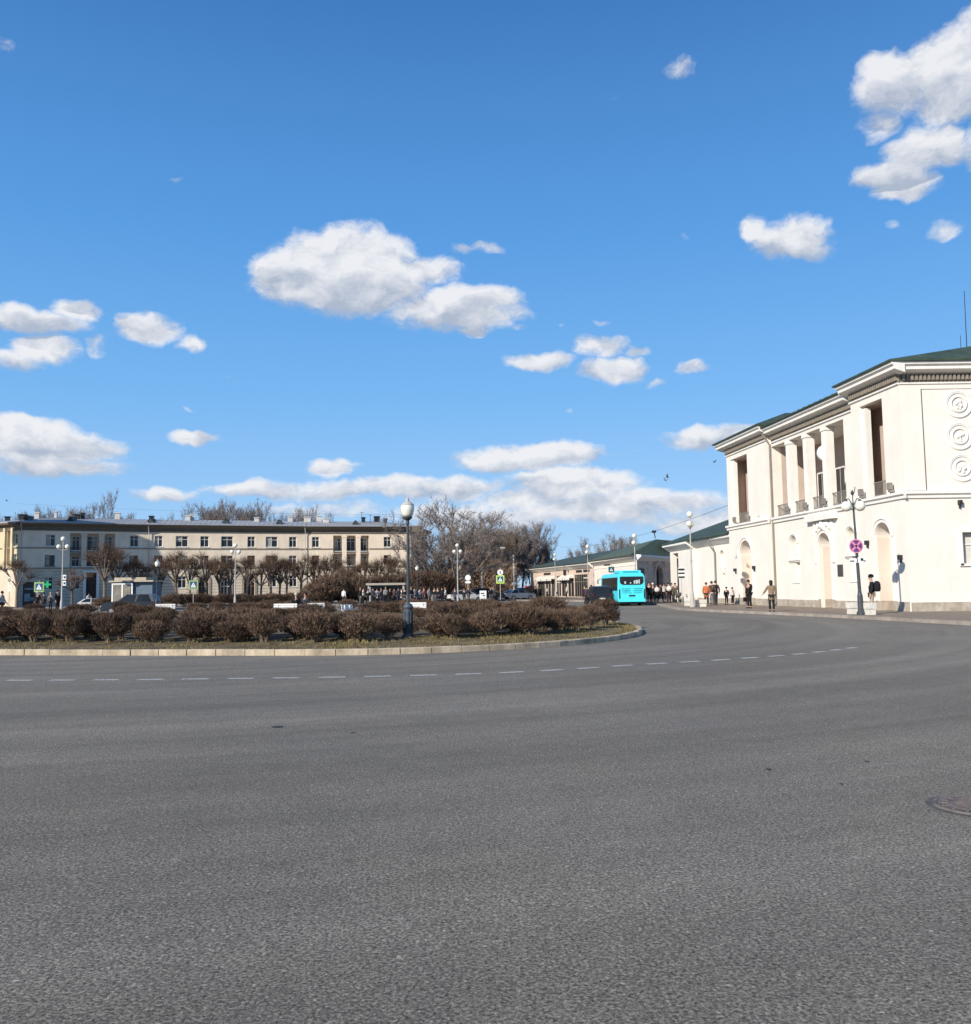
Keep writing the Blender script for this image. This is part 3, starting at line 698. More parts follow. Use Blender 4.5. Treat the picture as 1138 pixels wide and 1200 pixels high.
# downpipes
def downpipe(Fr, u, zt, w_, parent, m=M_PIPE):
    mb = MB(); mb.path([Fr.P(u - .1, w_ + .62, zt), Fr.P(u - .08, w_ + .6, zt - .35), Fr.P(u, w_ + .13, zt - 1.1), Fr.P(u, w_ + .13, .35), Fr.P(u, w_ + .3, .2)], .065, 8)
    q = Fr.P(u - .1, w_ + .62, zt); mb.tube(q, q + Vector((0, 0, .22)), .07, .16, 8)
    mb.build('downpipe', m, parent)
downpipe(F, uL1 + .2, 12.6, RS, stn); 

# ---------------------------------------------------------------- low link wing
lk = empty('low_wing', (18.8, 80, 0), 'low cream wing with green roof and pillared porch between the station and the round building', 'building')
A0 = Vector((18.4, 88.0, 0)); A1 = Vector((18.9, 80.6, 0)); A2 = Vector((19.9, 71.2, 0))
FL1 = Frame(A0, A1); FL2 = Frame(A1, A2)
mb = MB()
FL1.wall(mb, 0, FL1.L, 0, 5.75, [(FL1.L * .12, FL1.L * .38, .15, 4.75, 2.0, False)], .35)
mb.face([FL1.P(FL1.L, 0, 0), FL1.P(FL1.L, .35, 0), FL1.P(FL1.L, .35, 5.75), FL1.P(FL1.L, 0, 5.75)][::-1])
un = FL2.u(848.5); FL2.wall(mb, 0, FL2.L, 0, 5.75, [(un - .5, un + .4, 3.0, 4.5, .3, True), (un - .25, un + .3, 1.2, 2.6, .2, False)])
FB_ = Frame(A0 + Vector((14, 2, 0)), A0 + Vector((-.35, -.03, 0))); FB_.wall(mb, 0, FB_.L, 0, 5.75, [])
FE_ = Frame(A0 + Vector((-.35, -.03, 0)), A0 + Vector((14, -2, 0)))
mb.build('wall', M_WALL, lk)
mb = MB(); FL1.box(mb, FL1.L * .12 + .01, FL1.L * .12 + .06, -1.6, -.05, .15, 4.3); mb.build('porch_shade', M_DARK, lk)  # dark sheet on the far reveal standing for the porch's inner shade
mb = MB(); FL1.prof(mb, -.5, FL1.L + .1, [(.35, 4.95), (.45, 5.0), (.9, 5.35), (1.0, 5.4), (1.0, 5.62), (.35, 5.66)]); FL2.prof(mb, .1, FL2.L, [(0, 5.0), (.1, 5.05), (.5, 5.4), (.6, 5.45), (.6, 5.65), (0, 5.7)])
mb.build('cornice', M_TRIM, lk)
mb = MB(); e0 = FL1.P(-.6, 1.1, 5.7); e1 = FL2.P(FL2.L, .7, 5.76); em = FL1.P(FL1.L + .1, 1.05, 5.72)
r0 = e0 + Vector((7, -5, 2.6)); r1 = e1 + Vector((7, 0, 2.9)); e9 = e0 + Vector((14, 0, 0)); dn = Vector((0, 0, -.1))
mb.face([e0, em, r0]); mb.face([em, e1, r1, r0]); mb.face([e9, e0, r0]); mb.face([e0 + dn, em + dn, em, e0]); mb.face([em + dn, e1 + dn, e1, em]); mb.face([e9 + dn, e0 + dn, e0, e9]); mb.face([r0, r1, r1 + Vector((8, 0, -2.9)), e9])
mb.build('roof', M_GREEN, lk)
mb = MB(); FL2.box(mb, 0, FL2.L, 0, .07, 0, .55); FL1.box(mb, FL1.L * .38, FL1.L, .35, .42, 0, .55); mb.build('plinth', M_PLINTH, lk)
mb = MB(); FL2.archband(mb, un - .05, 4.05, .47, .62, 0, .08, 3.0); mb.build('niche_moulding', M_TRIM, lk)
downpipe(FL2, FL2.u(840.5), 5.5, 0, lk)

# ---------------------------------------------------------------- corner building with hipped green roof
rb = empty('corner_building', (17.3, 103, 0), 'single storey corner building with hipped green roof and carved stone arch, behind the bus', 'building')
B0 = Vector((15.1, 126, 0)); B1 = Vector((17.3, 103, 0)); B2 = Vector((24.5, 114.5, 0)); B3 = Vector((30, 112, 0))
FR1 = Frame(B0, B1); FR2 = Frame(B1, B2)
M_STONE = mat('stone_brown', (.56, .44, .33), .9, .3, 1.2, .3, streak=.2)
mb = MB(); ud = [FR1.u(x) for x in (703, 727)]
FR1.wall(mb, 0, FR1.L, 0, 5.3, []); mb.build('wall', M_WALL, rb)
mb = MB(); ua = FR2.u(771), FR2.u(774); uc = (FR2.u(769) + FR2.u(776)) / 2
FR2.wall(mb, 0, FR2.L, 0, 5.3, [(uc - 1.1, uc + 1.1, 0, 4.1, .5, True), (FR2.L - 3.0, FR2.L - 1.2, 0, 3.4, .4, False)])
mb.face([B2, B3, B3 + Vector((0, 0, 5.3)), B2 + Vector((0, 0, 5.3))])
mb.build('stone_wall', M_STONE, rb)
mb = MB(); FR2.archband(mb, uc, 3.0, 1.15, 1.6, 0, .14, .5); rr = random.Random(4)
for k in range(30): mb.ball(FR2.P(uc + rr.uniform(-1.9, 1.9), .1, rr.uniform(3.9, 4.7)), rr.uniform(.1, .2), 6)
mb.build('carved_arch', M_STONE, rb)
mb = MB(); FR2.box(mb, uc - 1.05, uc + 1.05, -.49, -.44, .2, 3.9); mb.build('door', M_GLASS, rb)
mb = MB(); FR2.box(mb, .7, 1.9, 0, .12, 2.6, 3.7); mb.build('notice_board', mat('board_brown', (.12, .07, .05), .7), rb)
mb = MB(); pr_ = [(0, 4.55), (.12, 4.6), (.5, 4.95), (.65, 5.0), (.65, 5.25), (0, 5.3)]
FR1.prof(mb, 0, FR1.L + .3, pr_); FR2.prof(mb, -.3, FR2.L, pr_); FR1.box(mb, 0, FR1.L, 0, .05, 4.1, 4.2); mb.build('cornice', M_TRIM, rb)
mb = MB(); e0 = FR1.P(0, .8, 5.32); e1 = Vector((B1.x - .85, B1.y - 1.3, 5.32)); e2 = FR2.P(FR2.L, .8, 5.32); ap = at(769, 632, 112)
e3 = Vector((34, 112, 5.32)); a0 = Vector((ap.x - 1.5, 128, ap.z - .3))
mb.face([e0, e1, ap, a0]); mb.face([e1, e2, ap]); mb.face([e2, e3, Vector((ap.x + 9, ap.y + 8, ap.z - .3)), ap]); mb.face([e0 + dn, e1 + dn, e1, e0]); mb.face([e1 + dn, e2 + dn, e2, e1]); mb.face([ap, Vector((ap.x + 9, ap.y + 8, ap.z - .3)), a0])
rf2 = mb.build('roof', mat('roof_olive', (.085, .105, .06), .6, .2, .8), rb)
q = at(782, 641, 110); mb = MB()
for k in range(10):
    t0, t1 = math.pi * k / 10, math.pi * (k + 1) / 10
    mb.hexa([q + Vector((.75 * math.cos(t0), 0, .75 * math.sin(t0))), q + Vector((.75 * math.cos(t1), 0, .75 * math.sin(t1))), q + Vector((.75 * math.cos(t1), 3, .75 * math.sin(t1))), q + Vector((.75 * math.cos(t0), 3, .75 * math.sin(t0)))] + [q + Vector((.6 * math.cos(t), y_, .6 * math.sin(t))) for t, y_ in ((t0, 0), (t1, 0), (t1, 3), (t0, 3))])
mb.face([q + Vector((.62 * math.cos(math.pi * k / 10), .15, .62 * math.sin(math.pi * k / 10))) for k in range(11)])
mb.build('dormer', M_DARK, rf2)
mb = MB(); q = at(768, 631, 112); t = at(766.5, 623, 112); mb.tube(q, t, .06, .06, 6); mb.box(t.x, t.y, t.z, .5, .3, .3); mb.build('roof_vent', M_DARK, rf2)
mb = MB(); FR1.box(mb, 0, FR1.L, 0, .07, 0, .5); FR2.box(mb, .01, uc - 1.12, 0, .07, 0, .5); mb.build('plinth', M_PLINTH, rb)
# shop sign marks, green sign
u, z = FR1.uz(712, 661); mb = MB(); FR1.box(mb, u - 1.7, u + 1.6, .05, .12, z - .14, z + .14); mb.build('wall_lettering', M_DARK, rb)

# ---------------------------------------------------------------- row of shops
shp = empty('shop_row', (11.7, 144, 0), 'low pinkish row of shops with dark fronts and white awnings at the road end', 'shops')
S0 = Vector((8.0, 162, 0)); S1 = Vector((15.05, 126.2, 0)); FSH = Frame(S0, S1)
M_PINK = mat('stucco_pink', (.62, .49, .40), .85, .08, .8, streak=.1)
sh_op = []; bays = [(631, 638.5), (639.5, 645.5), (646.5, 651.2), (652.3, 657.5), (658.5, 664.7), (665.6, 672.7), (673.6, 689.5)]
for a, b in bays: sh_op.append((FSH.u(a), FSH.u(b), .25, 3.5, .10, False))
mb = MB(); FSH.wall(mb, 0, FSH.L, 0, 5.15, sh_op); FSX = Frame(S0 + Vector((14, 2.5, 0)), S0); FSX.wall(mb, 0, FSX.L, 0, 5.15, []); mb.build('wall', M_PINK, shp)
mb = MB(); FSH.prof(mb, -.8, FSH.L, [(0, 4.3), (.15, 4.35), (.7, 4.8), (.8, 4.85), (.8, 5.1), (0, 5.15)]); mb.build('cornice', M_TRIM, shp)
mb = MB(); e0 = FSH.P(-.9, .95, 5.14); e1 = FSH.P(FSH.L + .05, .95, 5.14); r0 = e0 + Vector((7, -4, 1.6)); r1 = e1 + Vector((7, 0, 2.2)); mb.face([e0, e1, r1, r0]); mb.face([e0 + dn, e1 + dn, e1, e0]); mb.face([e0, r0, e0 + Vector((14, 0, 0))]); mb.build('roof', mat('roof_dullgreen', (.05, .068, .05), .6, .2, 1), shp)
M_AWN = mat('awning_white', (.72, .68, .60), .8, .1, 2); M_INT = mat('shop_dark', (.035, .03, .028), .25, .3, .7, spec=.5)
for i, q in enumerate(sh_op):
    mb = MB(); FSH.box(mb, q[0] + .02, q[1] - .02, -.098, -.06, q[2] + .02, q[3] - .02); wi = mb.build('shop_window', M_INT, shp)
    mb = MB(); nn = max(2, int((q[1] - q[0]) / 1.1))
    for k in range(nn + 1): u = q[0] + (q[1] - q[0]) * k / nn; FSH.box(mb, u - .04, u + .04, -.06, -.02, q[2], q[3])
    FSH.box(mb, q[0], q[1], -.055, -.015, 2.4, 2.48); mb.build('mullion', M_AWN if i % 2 else M_PIPE, wi)
    if i in (0, 1, 2, 4, 5):
        mb = MB(); a, b = q[0] - .1, q[1] + .1
        mb.face([FSH.P(a, .03, 3.55), FSH.P(b, .03, 3.55), FSH.P(b, .75, 3.05), FSH.P(a, .75, 3.05)]); mb.face([FSH.P(a, .75, 3.05), FSH.P(b, .75, 3.05), FSH.P(b, .75, 2.75), FSH.P(a, .75, 2.75)])
        mb.face([FSH.P(a, .03, 3.53), FSH.P(a, .75, 3.03), FSH.P(a, .03, 3.03)]); mb.face([FSH.P(b, .03, 3.53), FSH.P(b, .03, 3.03), FSH.P(b, .75, 3.03)]); mb.build('awning', M_AWN, shp)
for (a, b, z) in ((676, 683, 4.0), (684.5, 692, 4.0), (638, 646, 3.95)):
    mb = MB(); u0, u1 = FSH.u(a), FSH.u(b); rr = random.Random(a); u = u0
    while u < u1 - .2: d_ = rr.uniform(.25, .6); FSH.box(mb, u, min(u1, u + d_), 0, .08, z - .17, z + .17); u += d_ + .14
    mb.build('shop_lettering', M_DARK, shp)
for (px, py, s_) in ((663, 671, .4), (690, 651, .3)):
    u, z = FSH.uz(px, py); mb = MB(); FSH.box(mb, u - s_, u + s_, .02, .3, z - .4, z + .4); mb.build('hanging_sign', M_DARK, shp)
u, z = FSH.uz(687, 677); mb = MB(); FSH.box(mb, u - 1.1, u + 1.3, -.05, .05, 2.9, 3.05); mb.build('light_strip', M_AWN, shp)
# ---------------------------------------------------------------- long curved apartment house (left)
M_HOUSE = mat('house_render', (.75, .625, .48), .88, .10, .5, .1, streak=.12)
M_HOUSE2 = mat('house_rustic', (.60, .51, .39), .9, .12, .6, .15, streak=.15)
M_HTRIM = mat('house_trim_shade', (.27, .225, .175), .85, .12, 1)  # string course shadow lines put into this dark trim colour
M_HCORN = mat('house_cornice_shade', (.15, .125, .095), .85, .15, 1)  # shadow band under the eave put into the cornice colour
M_ROOFG = mat('roof_zinc', (.34, .34, .345), .6, .14, .4, streak=.2)
M_WFRAME = mat('window_frame', (.66, .64, .58), .7, .08, 2)
M_WFRAMEB = mat('window_frame_brown', (.16, .10, .07), .7, .1, 2)
M_YEL = mat('stucco_yellow', (.58, .49, .33), .85, .1, .8)
hq = [Vector((X(22, 115), 115, 0)), Vector((X(172, 122), 122, 0)), Vector((X(357, 129.5), 129.5, 0)), Vector((X(482, 133), 133, 0))]
hs_ = empty('apartment_house', (hq[1].x, hq[1].y, 0), 'long three storey beige apartment house with grey roof, behind the square', 'apartment house')
HF = [Frame(hq[i], hq[i + 1]) for i in range(3)]
W0 = hq[0] + Vector((-12, 6, 0)); HW = Frame(W0, hq[0])
EZ = 10.9
def wins(Fr, px, z0, z1, wd=None, frame=M_WFRAME, npx=None):
    a, b = Fr.u(px[0]), Fr.u(px[1]); return (a, b, z0, z1)
def house_window(Fr, a, b, z0, z1, w_=-.18, frame=M_WFRAME, dark=M_GLASS):
    mb = MB(); t = .07
    for q in ((a, a + t, z0, z1), (b - t, b, z0, z1), (a + t, b - t, z1 - t, z1), (a + t, b - t, z0, z0 + t)): Fr.box(mb, q[0], q[1], w_ - .02, w_ + .05, q[2], q[3])
    n = 2 if b - a < 1.7 else 3
    for k in range(1, n): u = a + (b - a) * k / n; Fr.box(mb, u - .03, u + .03, w_ - .02, w_ + .04, z0 + t, z1 - t)
    Fr.box(mb, a + t, b - t, w_ - .018, w_ + .035, z1 - .5, z1 - .44)
    Fr.box(mb, a - .08, b + .08, 0, .12, z0 - .1, z0 - .02)
    wi = mb.build('window', frame, hs_)
    mb = MB(); mb.face([Fr.P(a + .02, w_ - .03, z0 + .02), Fr.P(b - .02, w_ - .03, z0 + .02), Fr.P(b - .02, w_ - .03, z1 - .02), Fr.P(a + .02, w_ - .03, z1 - .02)])
    mb.build('pane', dark, wi)
    if rnd.random() < .45:
        t0 = rnd.choice((0, .5)); zt = z0 + (z1 - z0) * rnd.choice((.0, .0, .45)); mb = MB(); u0 = a + (b - a) * t0 + .08; u1 = u0 + (b - a) * .42
        mb.face([Fr.P(u0, w_ - .026, zt + .08), Fr.P(u1, w_ - .026, zt + .08), Fr.P(u1, w_ - .026, z1 - .08), Fr.P(u0, w_ - .026, z1 - .08)]); mb.build('curtain', mat('curtain', (.33, .32, .29), .9, .2, 5), wi)
def zz(Fr, px, py): return Fr.uz(px, py)[1]
up = [[(51.5, 63)], [(180, 189.5), (205, 219.5), (234, 244), (258.5, 272.5), (289.5, 298.5), (311, 325), (338.5, 347.5)], [(365.5, 374), (450, 458.5)]]
up[0].append((151, 161))
grd = [[(51, 61.5), (84, 93), (149, 158)], [(184, 191), (208, 218), (314, 324), (339, 348)], [(366, 373), (391, 398), (404, 415), (450, 458)]]
archs = [[], [(232.5, 244.5), (259, 270), (286, 298.5)], []]
logg = [(80.5, 133.5), None, (390.5, 432.5)]
mw = MB(); mrus = MB()
for i, Fr in enumerate(HF):
    ops = []; gops = []
    for (a, b) in up[i]:
        for (z0, z1) in ((7.95, 9.45), (5.35, 6.75)): ops.append((Fr.u(a), Fr.u(b), z0, z1, .27, False))
    for (a, b) in grd[i]: gops.append((Fr.u(a), Fr.u(b), 2.3, 3.9, .27, False))
    for (a, b) in archs[i]: gops.append((Fr.u(a), Fr.u(b), .14, 3.95, .5, True))
    if i == 0: gops.append((Fr.u(100.5), Fr.u(112.5), .14, 4.4, .4, False)); gops.append((Fr.u(26.5), Fr.u(41), .14, 3.3, .3, False))
    if logg[i]: ops.append((Fr.u(logg[i][0]), Fr.u(logg[i][1]), 5.15, 9.65, 1.1, False))
    Fr.wall(mw, 0, Fr.L, 5.0, EZ, ops); Fr.wall(mrus, 0, Fr.L, 0, 5.0, gops, .04)
    for q in ops:
        if q[4] < 1: house_window(Fr, q[0], q[1], q[2], q[3], frame=M_WFRAME if q[2] > 6 else (M_WFRAME if rnd.random() < .5 else M_WFRAMEB))
    for q in gops:
        if q[2] > 1: house_window(Fr, q[0], q[1], q[2], q[3], -.16, frame=M_WFRAME)
    for (a, b) in archs[i]:
        a, b = Fr.u(a), Fr.u(b); mb = MB(); Fr.box(mb, a + .02, b - .02, -.44, -.4, .15, 3.0); Fr.box(mb, a + .25, b - .25, -.44, -.4, 3.0, 3.6); ad = mb.build('archway_door', M_GLASS, hs_)
        mb = MB(); [Fr.box(mb, u - .05, u + .05, -.4, -.34, .15, 3.5) for u in (a + (b - a) * .33, a + (b - a) * .67)]; Fr.box(mb, a + .05, b - .05, -.4, -.33, 2.4, 2.5); mb.build('door_bars', M_WFRAME if a % 2 > 1 else M_WFRAMEB, ad)
        mb = MB(); Fr.archband(mb, (a + b) / 2, 3.95 - (b - a) / 2, (b - a) / 2 + .02, (b - a) / 2 + .3, .04, .14, .2); mb.build('arch_moulding', M_HTRIM, hs_)
    # loggia pillars and the tall windows behind them
    if logg[i]:
        a, b = Fr.u(logg[i][0]), Fr.u(logg[i][1]); 
        for t in (.31, .70):
            u = a + (b - a) * t; mb = MB(); Fr.box(mb, u - .32, u + .32, -.6, .06, 5.16, 9.64); Fr.box(mb, u - .4, u + .4, -.64, .1, 9.35, 9.62); mb.build('pillar', M_HOUSE if i else M_HOUSE2, hs_)
        for t0, t1 in ((.05, .22), (.38, .62), (.77, .95)):
            u0, u1 = a + (b - a) * t0, a + (b - a) * t1
            house_window(Fr, u0, u1, 7.4, 9.3, -1.02); house_window(Fr, u0, u1, 5.3, 6.7, -1.02)
        mb = MB(); Fr.box(mb, a, b, -1.05, .02, 6.95, 7.15); Fr.box(mb, a + .02, b - .02, -.08, .0, 7.15, 7.75) if False else None; mb.build('balcony_slab', M_HTRIM, hs_)
        mb = MB(); u = a + .1
        while u < b: Fr.box(mb, u, u + .03, -.5, -.47, 7.15, 7.8); u += .16
        Fr.box(mb, a, b, -.52, -.45, 7.8, 7.85); mb.build('balcony_railing', M_DARK, hs_)
myw = MB(); HW.wall(myw, 0, HW.L, 5.0, EZ, [(HW.L - 2.6, HW.L - 1.7, 5.6, 10.0, .5, False), (HW.L - 1.2, HW.L - .5, 5.4, 6.9, .27, False), (HW.L - 1.2, HW.L - .5, 7.9, 9.5, .27, False)]); HW.wall(mrus, 0, HW.L, 0, 5.0, [])
house_window(HW, HW.L - 1.2, HW.L - .5, 5.4, 6.9); house_window(HW, HW.L - 1.2, HW.L - .5, 7.9, 9.5)
for k in range(7): mb = MB(); u = HW.L - 1.45 - k * 1.5; HW.box(mb, u - .2, u + .2, 0, .25, 5.1, 10.3); mb.build('pilaster', M_YEL, hs_)
HE = Frame(hq[3], hq[3] + Vector((1.5, 13, 0))); HE.wall(mw, 0, HE.L, 5, EZ, [(2.5, 3.7, 7.95, 9.45, .27, False), (2.5, 3.7, 5.35, 6.75, .27, False)]); HE.wall(mrus, 0, HE.L, 0, 5, [])
back = [hq[0] + Vector((-2, 14, 0)), hq[1] + Vector((-4, 13, 0)), hq[2] + Vector((-2, 13, 0)), hq[3] + Vector((1.5, 13, 0))]
for a, b in ((back[3], back[2]), (back[2], back[1]), (back[1], back[0]), (back[0], W0 + Vector((2, 14, 0))), (W0 + Vector((2, 14, 0)), W0)): mw.face([a, b, b + Vector((0, 0, EZ)), a + Vector((0, 0, EZ))])
mw.build('wall', M_HOUSE, hs_); myw.build('wing_wall', M_YEL, hs_)
# rusticated ground storey: thin grooves
gw = mrus.build('ground_storey', M_HOUSE2, hs_)
mb = MB()
for i, Fr in enumerate(HF):
    holes = [(Fr.u(a), Fr.u(b)) for a, b in grd[i] + archs[i]] + ([(Fr.u(100.5), Fr.u(112.5)), (Fr.u(26.5), Fr.u(41))] if i == 0 else [])
    for z in [.8 + .42 * k for k in range(10)]:
        for a, b in solid_runs(.05, Fr.L - .05, holes):
            if b > a: Fr.box(mb, a, b, .03, .046, z, z + .05)
mb.build('rustication_groove', mat('groove_soft', (.20, .165, .125), .95), gw)
mb = MB(); mc2 = MB()
for Fr in HF + [HW, HE]:
    Fr.box(mb, 0, Fr.L, .0, .14, 4.98, 5.13)
    hl = [(Fr.u(q[0]) - .01, Fr.u(q[1]) + .01) for q in logg if q and 0 < Fr.u(q[0]) < Fr.L and Fr in HF]
    for a, b in solid_runs(0, Fr.L, hl): Fr.box(mb, a, b, .0, .10, 7.62, 7.78)
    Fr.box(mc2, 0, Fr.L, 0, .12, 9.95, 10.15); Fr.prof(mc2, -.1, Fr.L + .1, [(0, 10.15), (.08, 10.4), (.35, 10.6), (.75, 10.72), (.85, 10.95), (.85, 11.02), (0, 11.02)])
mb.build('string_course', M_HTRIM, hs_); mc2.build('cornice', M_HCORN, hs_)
mb = MB(); mb.box(hq[3].x + .9, hq[3].y - .1, 10.55, 1.6, 1.6, .9, .15); mb.build('cornice_corner', M_HCORN, hs_)
# roof
mb = MB(); front = [W0] + hq; rid = [W0 + Vector((4, 6.5, 0)), hq[0] + Vector((0, 8, 0)), hq[1] + Vector((-2, 7, 0)), hq[2] + Vector((-1, 7, 0)), hq[3] + Vector((-5, 6.5, 0))]
bk = [W0 + Vector((2, 15, 0))] + back
nr = [HW.n, (HW.n + HF[0].n).normalized(), HF[0].n.lerp(HF[1].n, .5), HF[1].n.lerp(HF[2].n, .5), (HF[2].n + HE.n).normalized() * 1.3]
ev = [front[i] + nr[i] * .95 + Vector((0, 0, 11.03)) for i in range(5)]; rr_ = [rid[i] + Vector((0, 0, 12.25)) for i in range(5)]; bb = [bk[i] + Vector((0, .9, 11.03)) for i in range(5)]
for i in range(4):
    mb.face([ev[i], ev[i + 1], rr_[i + 1], rr_[i]]); mb.face([rr_[i], rr_[i + 1], bb[i + 1], bb[i]]); mb.face([ev[i] - Vector((0, 0, .12)), ev[i + 1] - Vector((0, 0, .12)), ev[i + 1], ev[i]])
mb.face([ev[4], bb[4], rr_[4]]); mb.face([ev[4] - Vector((0, 0, .12)), bb[4] - Vector((0, 0, .12)), bb[4], ev[4]])
hrf = mb.build('roof', M_ROOFG, hs_)
def roofpt(px, t=.8):             # a point on the front roof slope
    for i in range(4):
        a = ev[i].lerp(rr_[i], t); b = ev[i + 1].lerp(rr_[i + 1], t)
        s0 = (a.x / a.y, b.x / b.y); dd = ray(px, hor(px)); s_ = dd.x / dd.y
        if min(s0) <= s_ <= max(s0):
            lo, hi = 0., 1.
            for _ in range(30):
                m = (lo + hi) / 2; q = a.lerp(b, m)
                if q.x / q.y < s_: lo = m
                else: hi = m
            return a.lerp(b, lo)
    return a
M_CHIM = mat('chimney_white', (.58, .55, .50), .85, .15, 2)
for k, (px, sz, dark) in enumerate(((6, .5, 1), (24, .9, 1), (41, .5, 0), (88, .6, 1), (95, .4, 1), (136, .6, 0), (176, .55, 1), (219, .6, 0), (224, .5, 0), (300, .55, 0), (340, .5, 0), (374, .6, 0), (382, .7, 0), (426, .4, 1), (442, .7, 1), (452, .35, 1), (462, .8, 0), (63, .3, 0))):
    q = roofpt(px, .78 + .1 * (k % 3)); mb = MB(); h = .5 + .12 * (k % 3); mb.box(q.x, q.y, q.z + h / 2 - .4, sz * 1.1, .9, h + .8, .3); chn = mb.build('chimney', M_DARK if dark else M_CHIM, hrf)
    mb = MB(); mb.box(q.x, q.y, q.z + h + .06, sz * 1.1 + .16, 1.1, .12, .3); mb.build('chimney_cap', M_CHIM if not dark else M_DARK, chn)
for px in (82, 176, 264, 327, 417, 30):
    q = roofpt(px, .3); mb = MB(); mb.face([q + Vector((-.4, -.5, 0)), q + Vector((.4, -.5, 0)), q + Vector((0, -.5, .55))]); mb.face([q + Vector((-.45, -.55, 0)), q + Vector((0, -.55, .6)), q + Vector((0, 1.5, .6)), q + Vector((-.45, .6, 0))]); mb.face([q + Vector((.45, -.55, 0)), q + Vector((0, -.55, .6)), q + Vector((0, 1.5, .6)), q + Vector((.45, .6, 0))]); mb.build('roof_vent', M_DARK, hrf)
for px, y in ((302, 584), (424, 600), (434, 603)):
    q = roofpt(px, .85); mb = MB(); t = at(px, y, q.y); mb.tube(q, t, .04, .03, 5); mb.box(t.x, t.y, t.z - .1, .5, .05, .06); mb.build('aerial', M_DARK, hrf)
mb = MB(); 
for Fr in HF:
    n_ = int(Fr.L / .62)
for i in range(1, 4):
    n_ = int((ev[i + 1] - ev[i]).length / .65)
    for k in range(n_): t = k / n_; mb.tube(ev[i].lerp(ev[i + 1], t) + Vector((0, 0, .02)), rr_[i].lerp(rr_[i + 1], t) + Vector((0, 0, .02)), .018, .018, 3, False)
mb.build('roof_seam', M_ROOFG, hrf)
M_PIPEL = mat('pipe_light', (.42, .40, .36), .6, .15, 3)
for Fr, u in ((HF[0], .1), (HF[1], .15), (HF[2], .1), (HF[2], HF[2].L - .6)): downpipe(Fr, u, 11.0, .12, hs_, M_PIPEL)
# ground floor details: portal door, shop front, green cross signs
Fr = HF[0]; a, b = Fr.u(100.5), Fr.u(112.5); mb = MB(); Fr.box(mb, a + .02, b - .02, -.34, -.28, .15, 4.35); mb.build('portal_door', mat('door_oxblood', (.055, .03, .027), .6, .2, 2), hs_)
mb = MB(); Fr.box(mb, a - .35, a - .02, .04, .2, .14, 4.5); Fr.box(mb, b + .02, b + .35, .04, .2, .14, 4.5); Fr.box(mb, a - .45, b + .45, .04, .28, 4.5, 4.72); mb.build('portal_frame', M_TRIM, hs_)
a, b = Fr.u(26.5), Fr.u(41); mb = MB(); Fr.box(mb, a + .02, b - .02, -.24, -.18, .15, 3.25); sf = mb.build('shop_front', M_GLASS, hs_)
mb = MB(); Fr.box(mb, a + .2, b - .2, -.18, -.14, 2.3, 2.5); Fr.box(mb, a + .9, b - .1, -.18, -.13, .9, 1.3); Fr.box(mb, a + .2, a + .85, -.18, -.13, .8, 1.8); mb.build('poster', mat('poster_grey', (.30, .32, .34), .6, .3, 4), sf)
M_GRNE = mat('sign_green_lit', (.05, .55, .20), .5, .05, emit=.6)
u, z = Fr.uz(55.5, 685); mb = MB(); Fr.box(mb, u - .42, u + .42, .07, .12, z - .12, z + .12); Fr.box(mb, u - .12, u + .12, .07, .12, z + .12, z + .42); Fr.box(mb, u - .12, u + .12, .07, .12, z - .42, z - .12); mb.build('pharmacy_cross', M_GRNE, hs_)
u, z = Fr.uz(86.5, 684); mb = MB(); Fr.box(mb, u - .3, u + .3, .07, .12, z - .3, z + .3); mb.build('shop_sign', mat('sign_teal', (.05, .30, .32), .5, .4, 6), hs_)

# unseen tower added and shaped to throw shade over the long house's near end
ob = empty('shade_house', (-69, 97, 0), 'unseen tall narrow beige house added outside the left edge to cast shade', 'house')
mb = MB(); mb.prism([(-78, 95.5), (-72, 90), (-64, 102), (-70, 104.5)], 0, 22); mb.build('wall', M_HOUSE, ob)
mb = MB(); mb.prism([(-78.8, 95.5), (-72, 89.2), (-63.3, 102), (-70, 105.2)], 22, 22.5); mb.build('roof', M_ROOFG, ob)

# ---------------------------------------------------------------- vegetation
def blade(mb, p, q, w_, rg):
    d = q - p; s = d.cross(Vector((rg.uniform(-1, 1), rg.uniform(-1, 1), rg.uniform(-1, 1))))
    if s.length < 1e-5: return
    s = s.normalized() * w_
    mb.v += [p - s, p + s, q]; i = len(mb.v); mb.f.append((i - 3, i - 2, i - 1)); mb.m.append(mb.cm)
def rdir(rg):
    while True:
        v = Vector((rg.uniform(-1, 1), rg.uniform(-1, 1), rg.uniform(-1, 1)))
        if .05 < v.length < 1: return v.normalized()
M_BARK = mat('bark_grey', (.16, .125, .10), .95, .35, 3, .5, orand=.12)
M_BARKP = mat('bark_pale', (.27, .215, .17), .95, .4, 1.6, .5)
M_TWIG = mat('twig_brown', (.135, .092, .068), .95, .3, 3, orand=.16)
M_TWIGR = mat('twig_redbrown', (.135, .085, .058), .95, .3, 2, orand=.15)
M_TWIGG = mat('twig_grey', (.20, .165, .145), .95, .3, 1, orand=.12)
M_WOOD = mat('twig_olive', (.23, .155, .10), .95, .3, .5, orand=.16)
M_BUSH = mat('bush_twig', (.125, .082, .056), .95, .4, 4, orand=.33)
M_BUSHS = mat('bush_stem', (.20, .15, .105), .95, .3, 5)

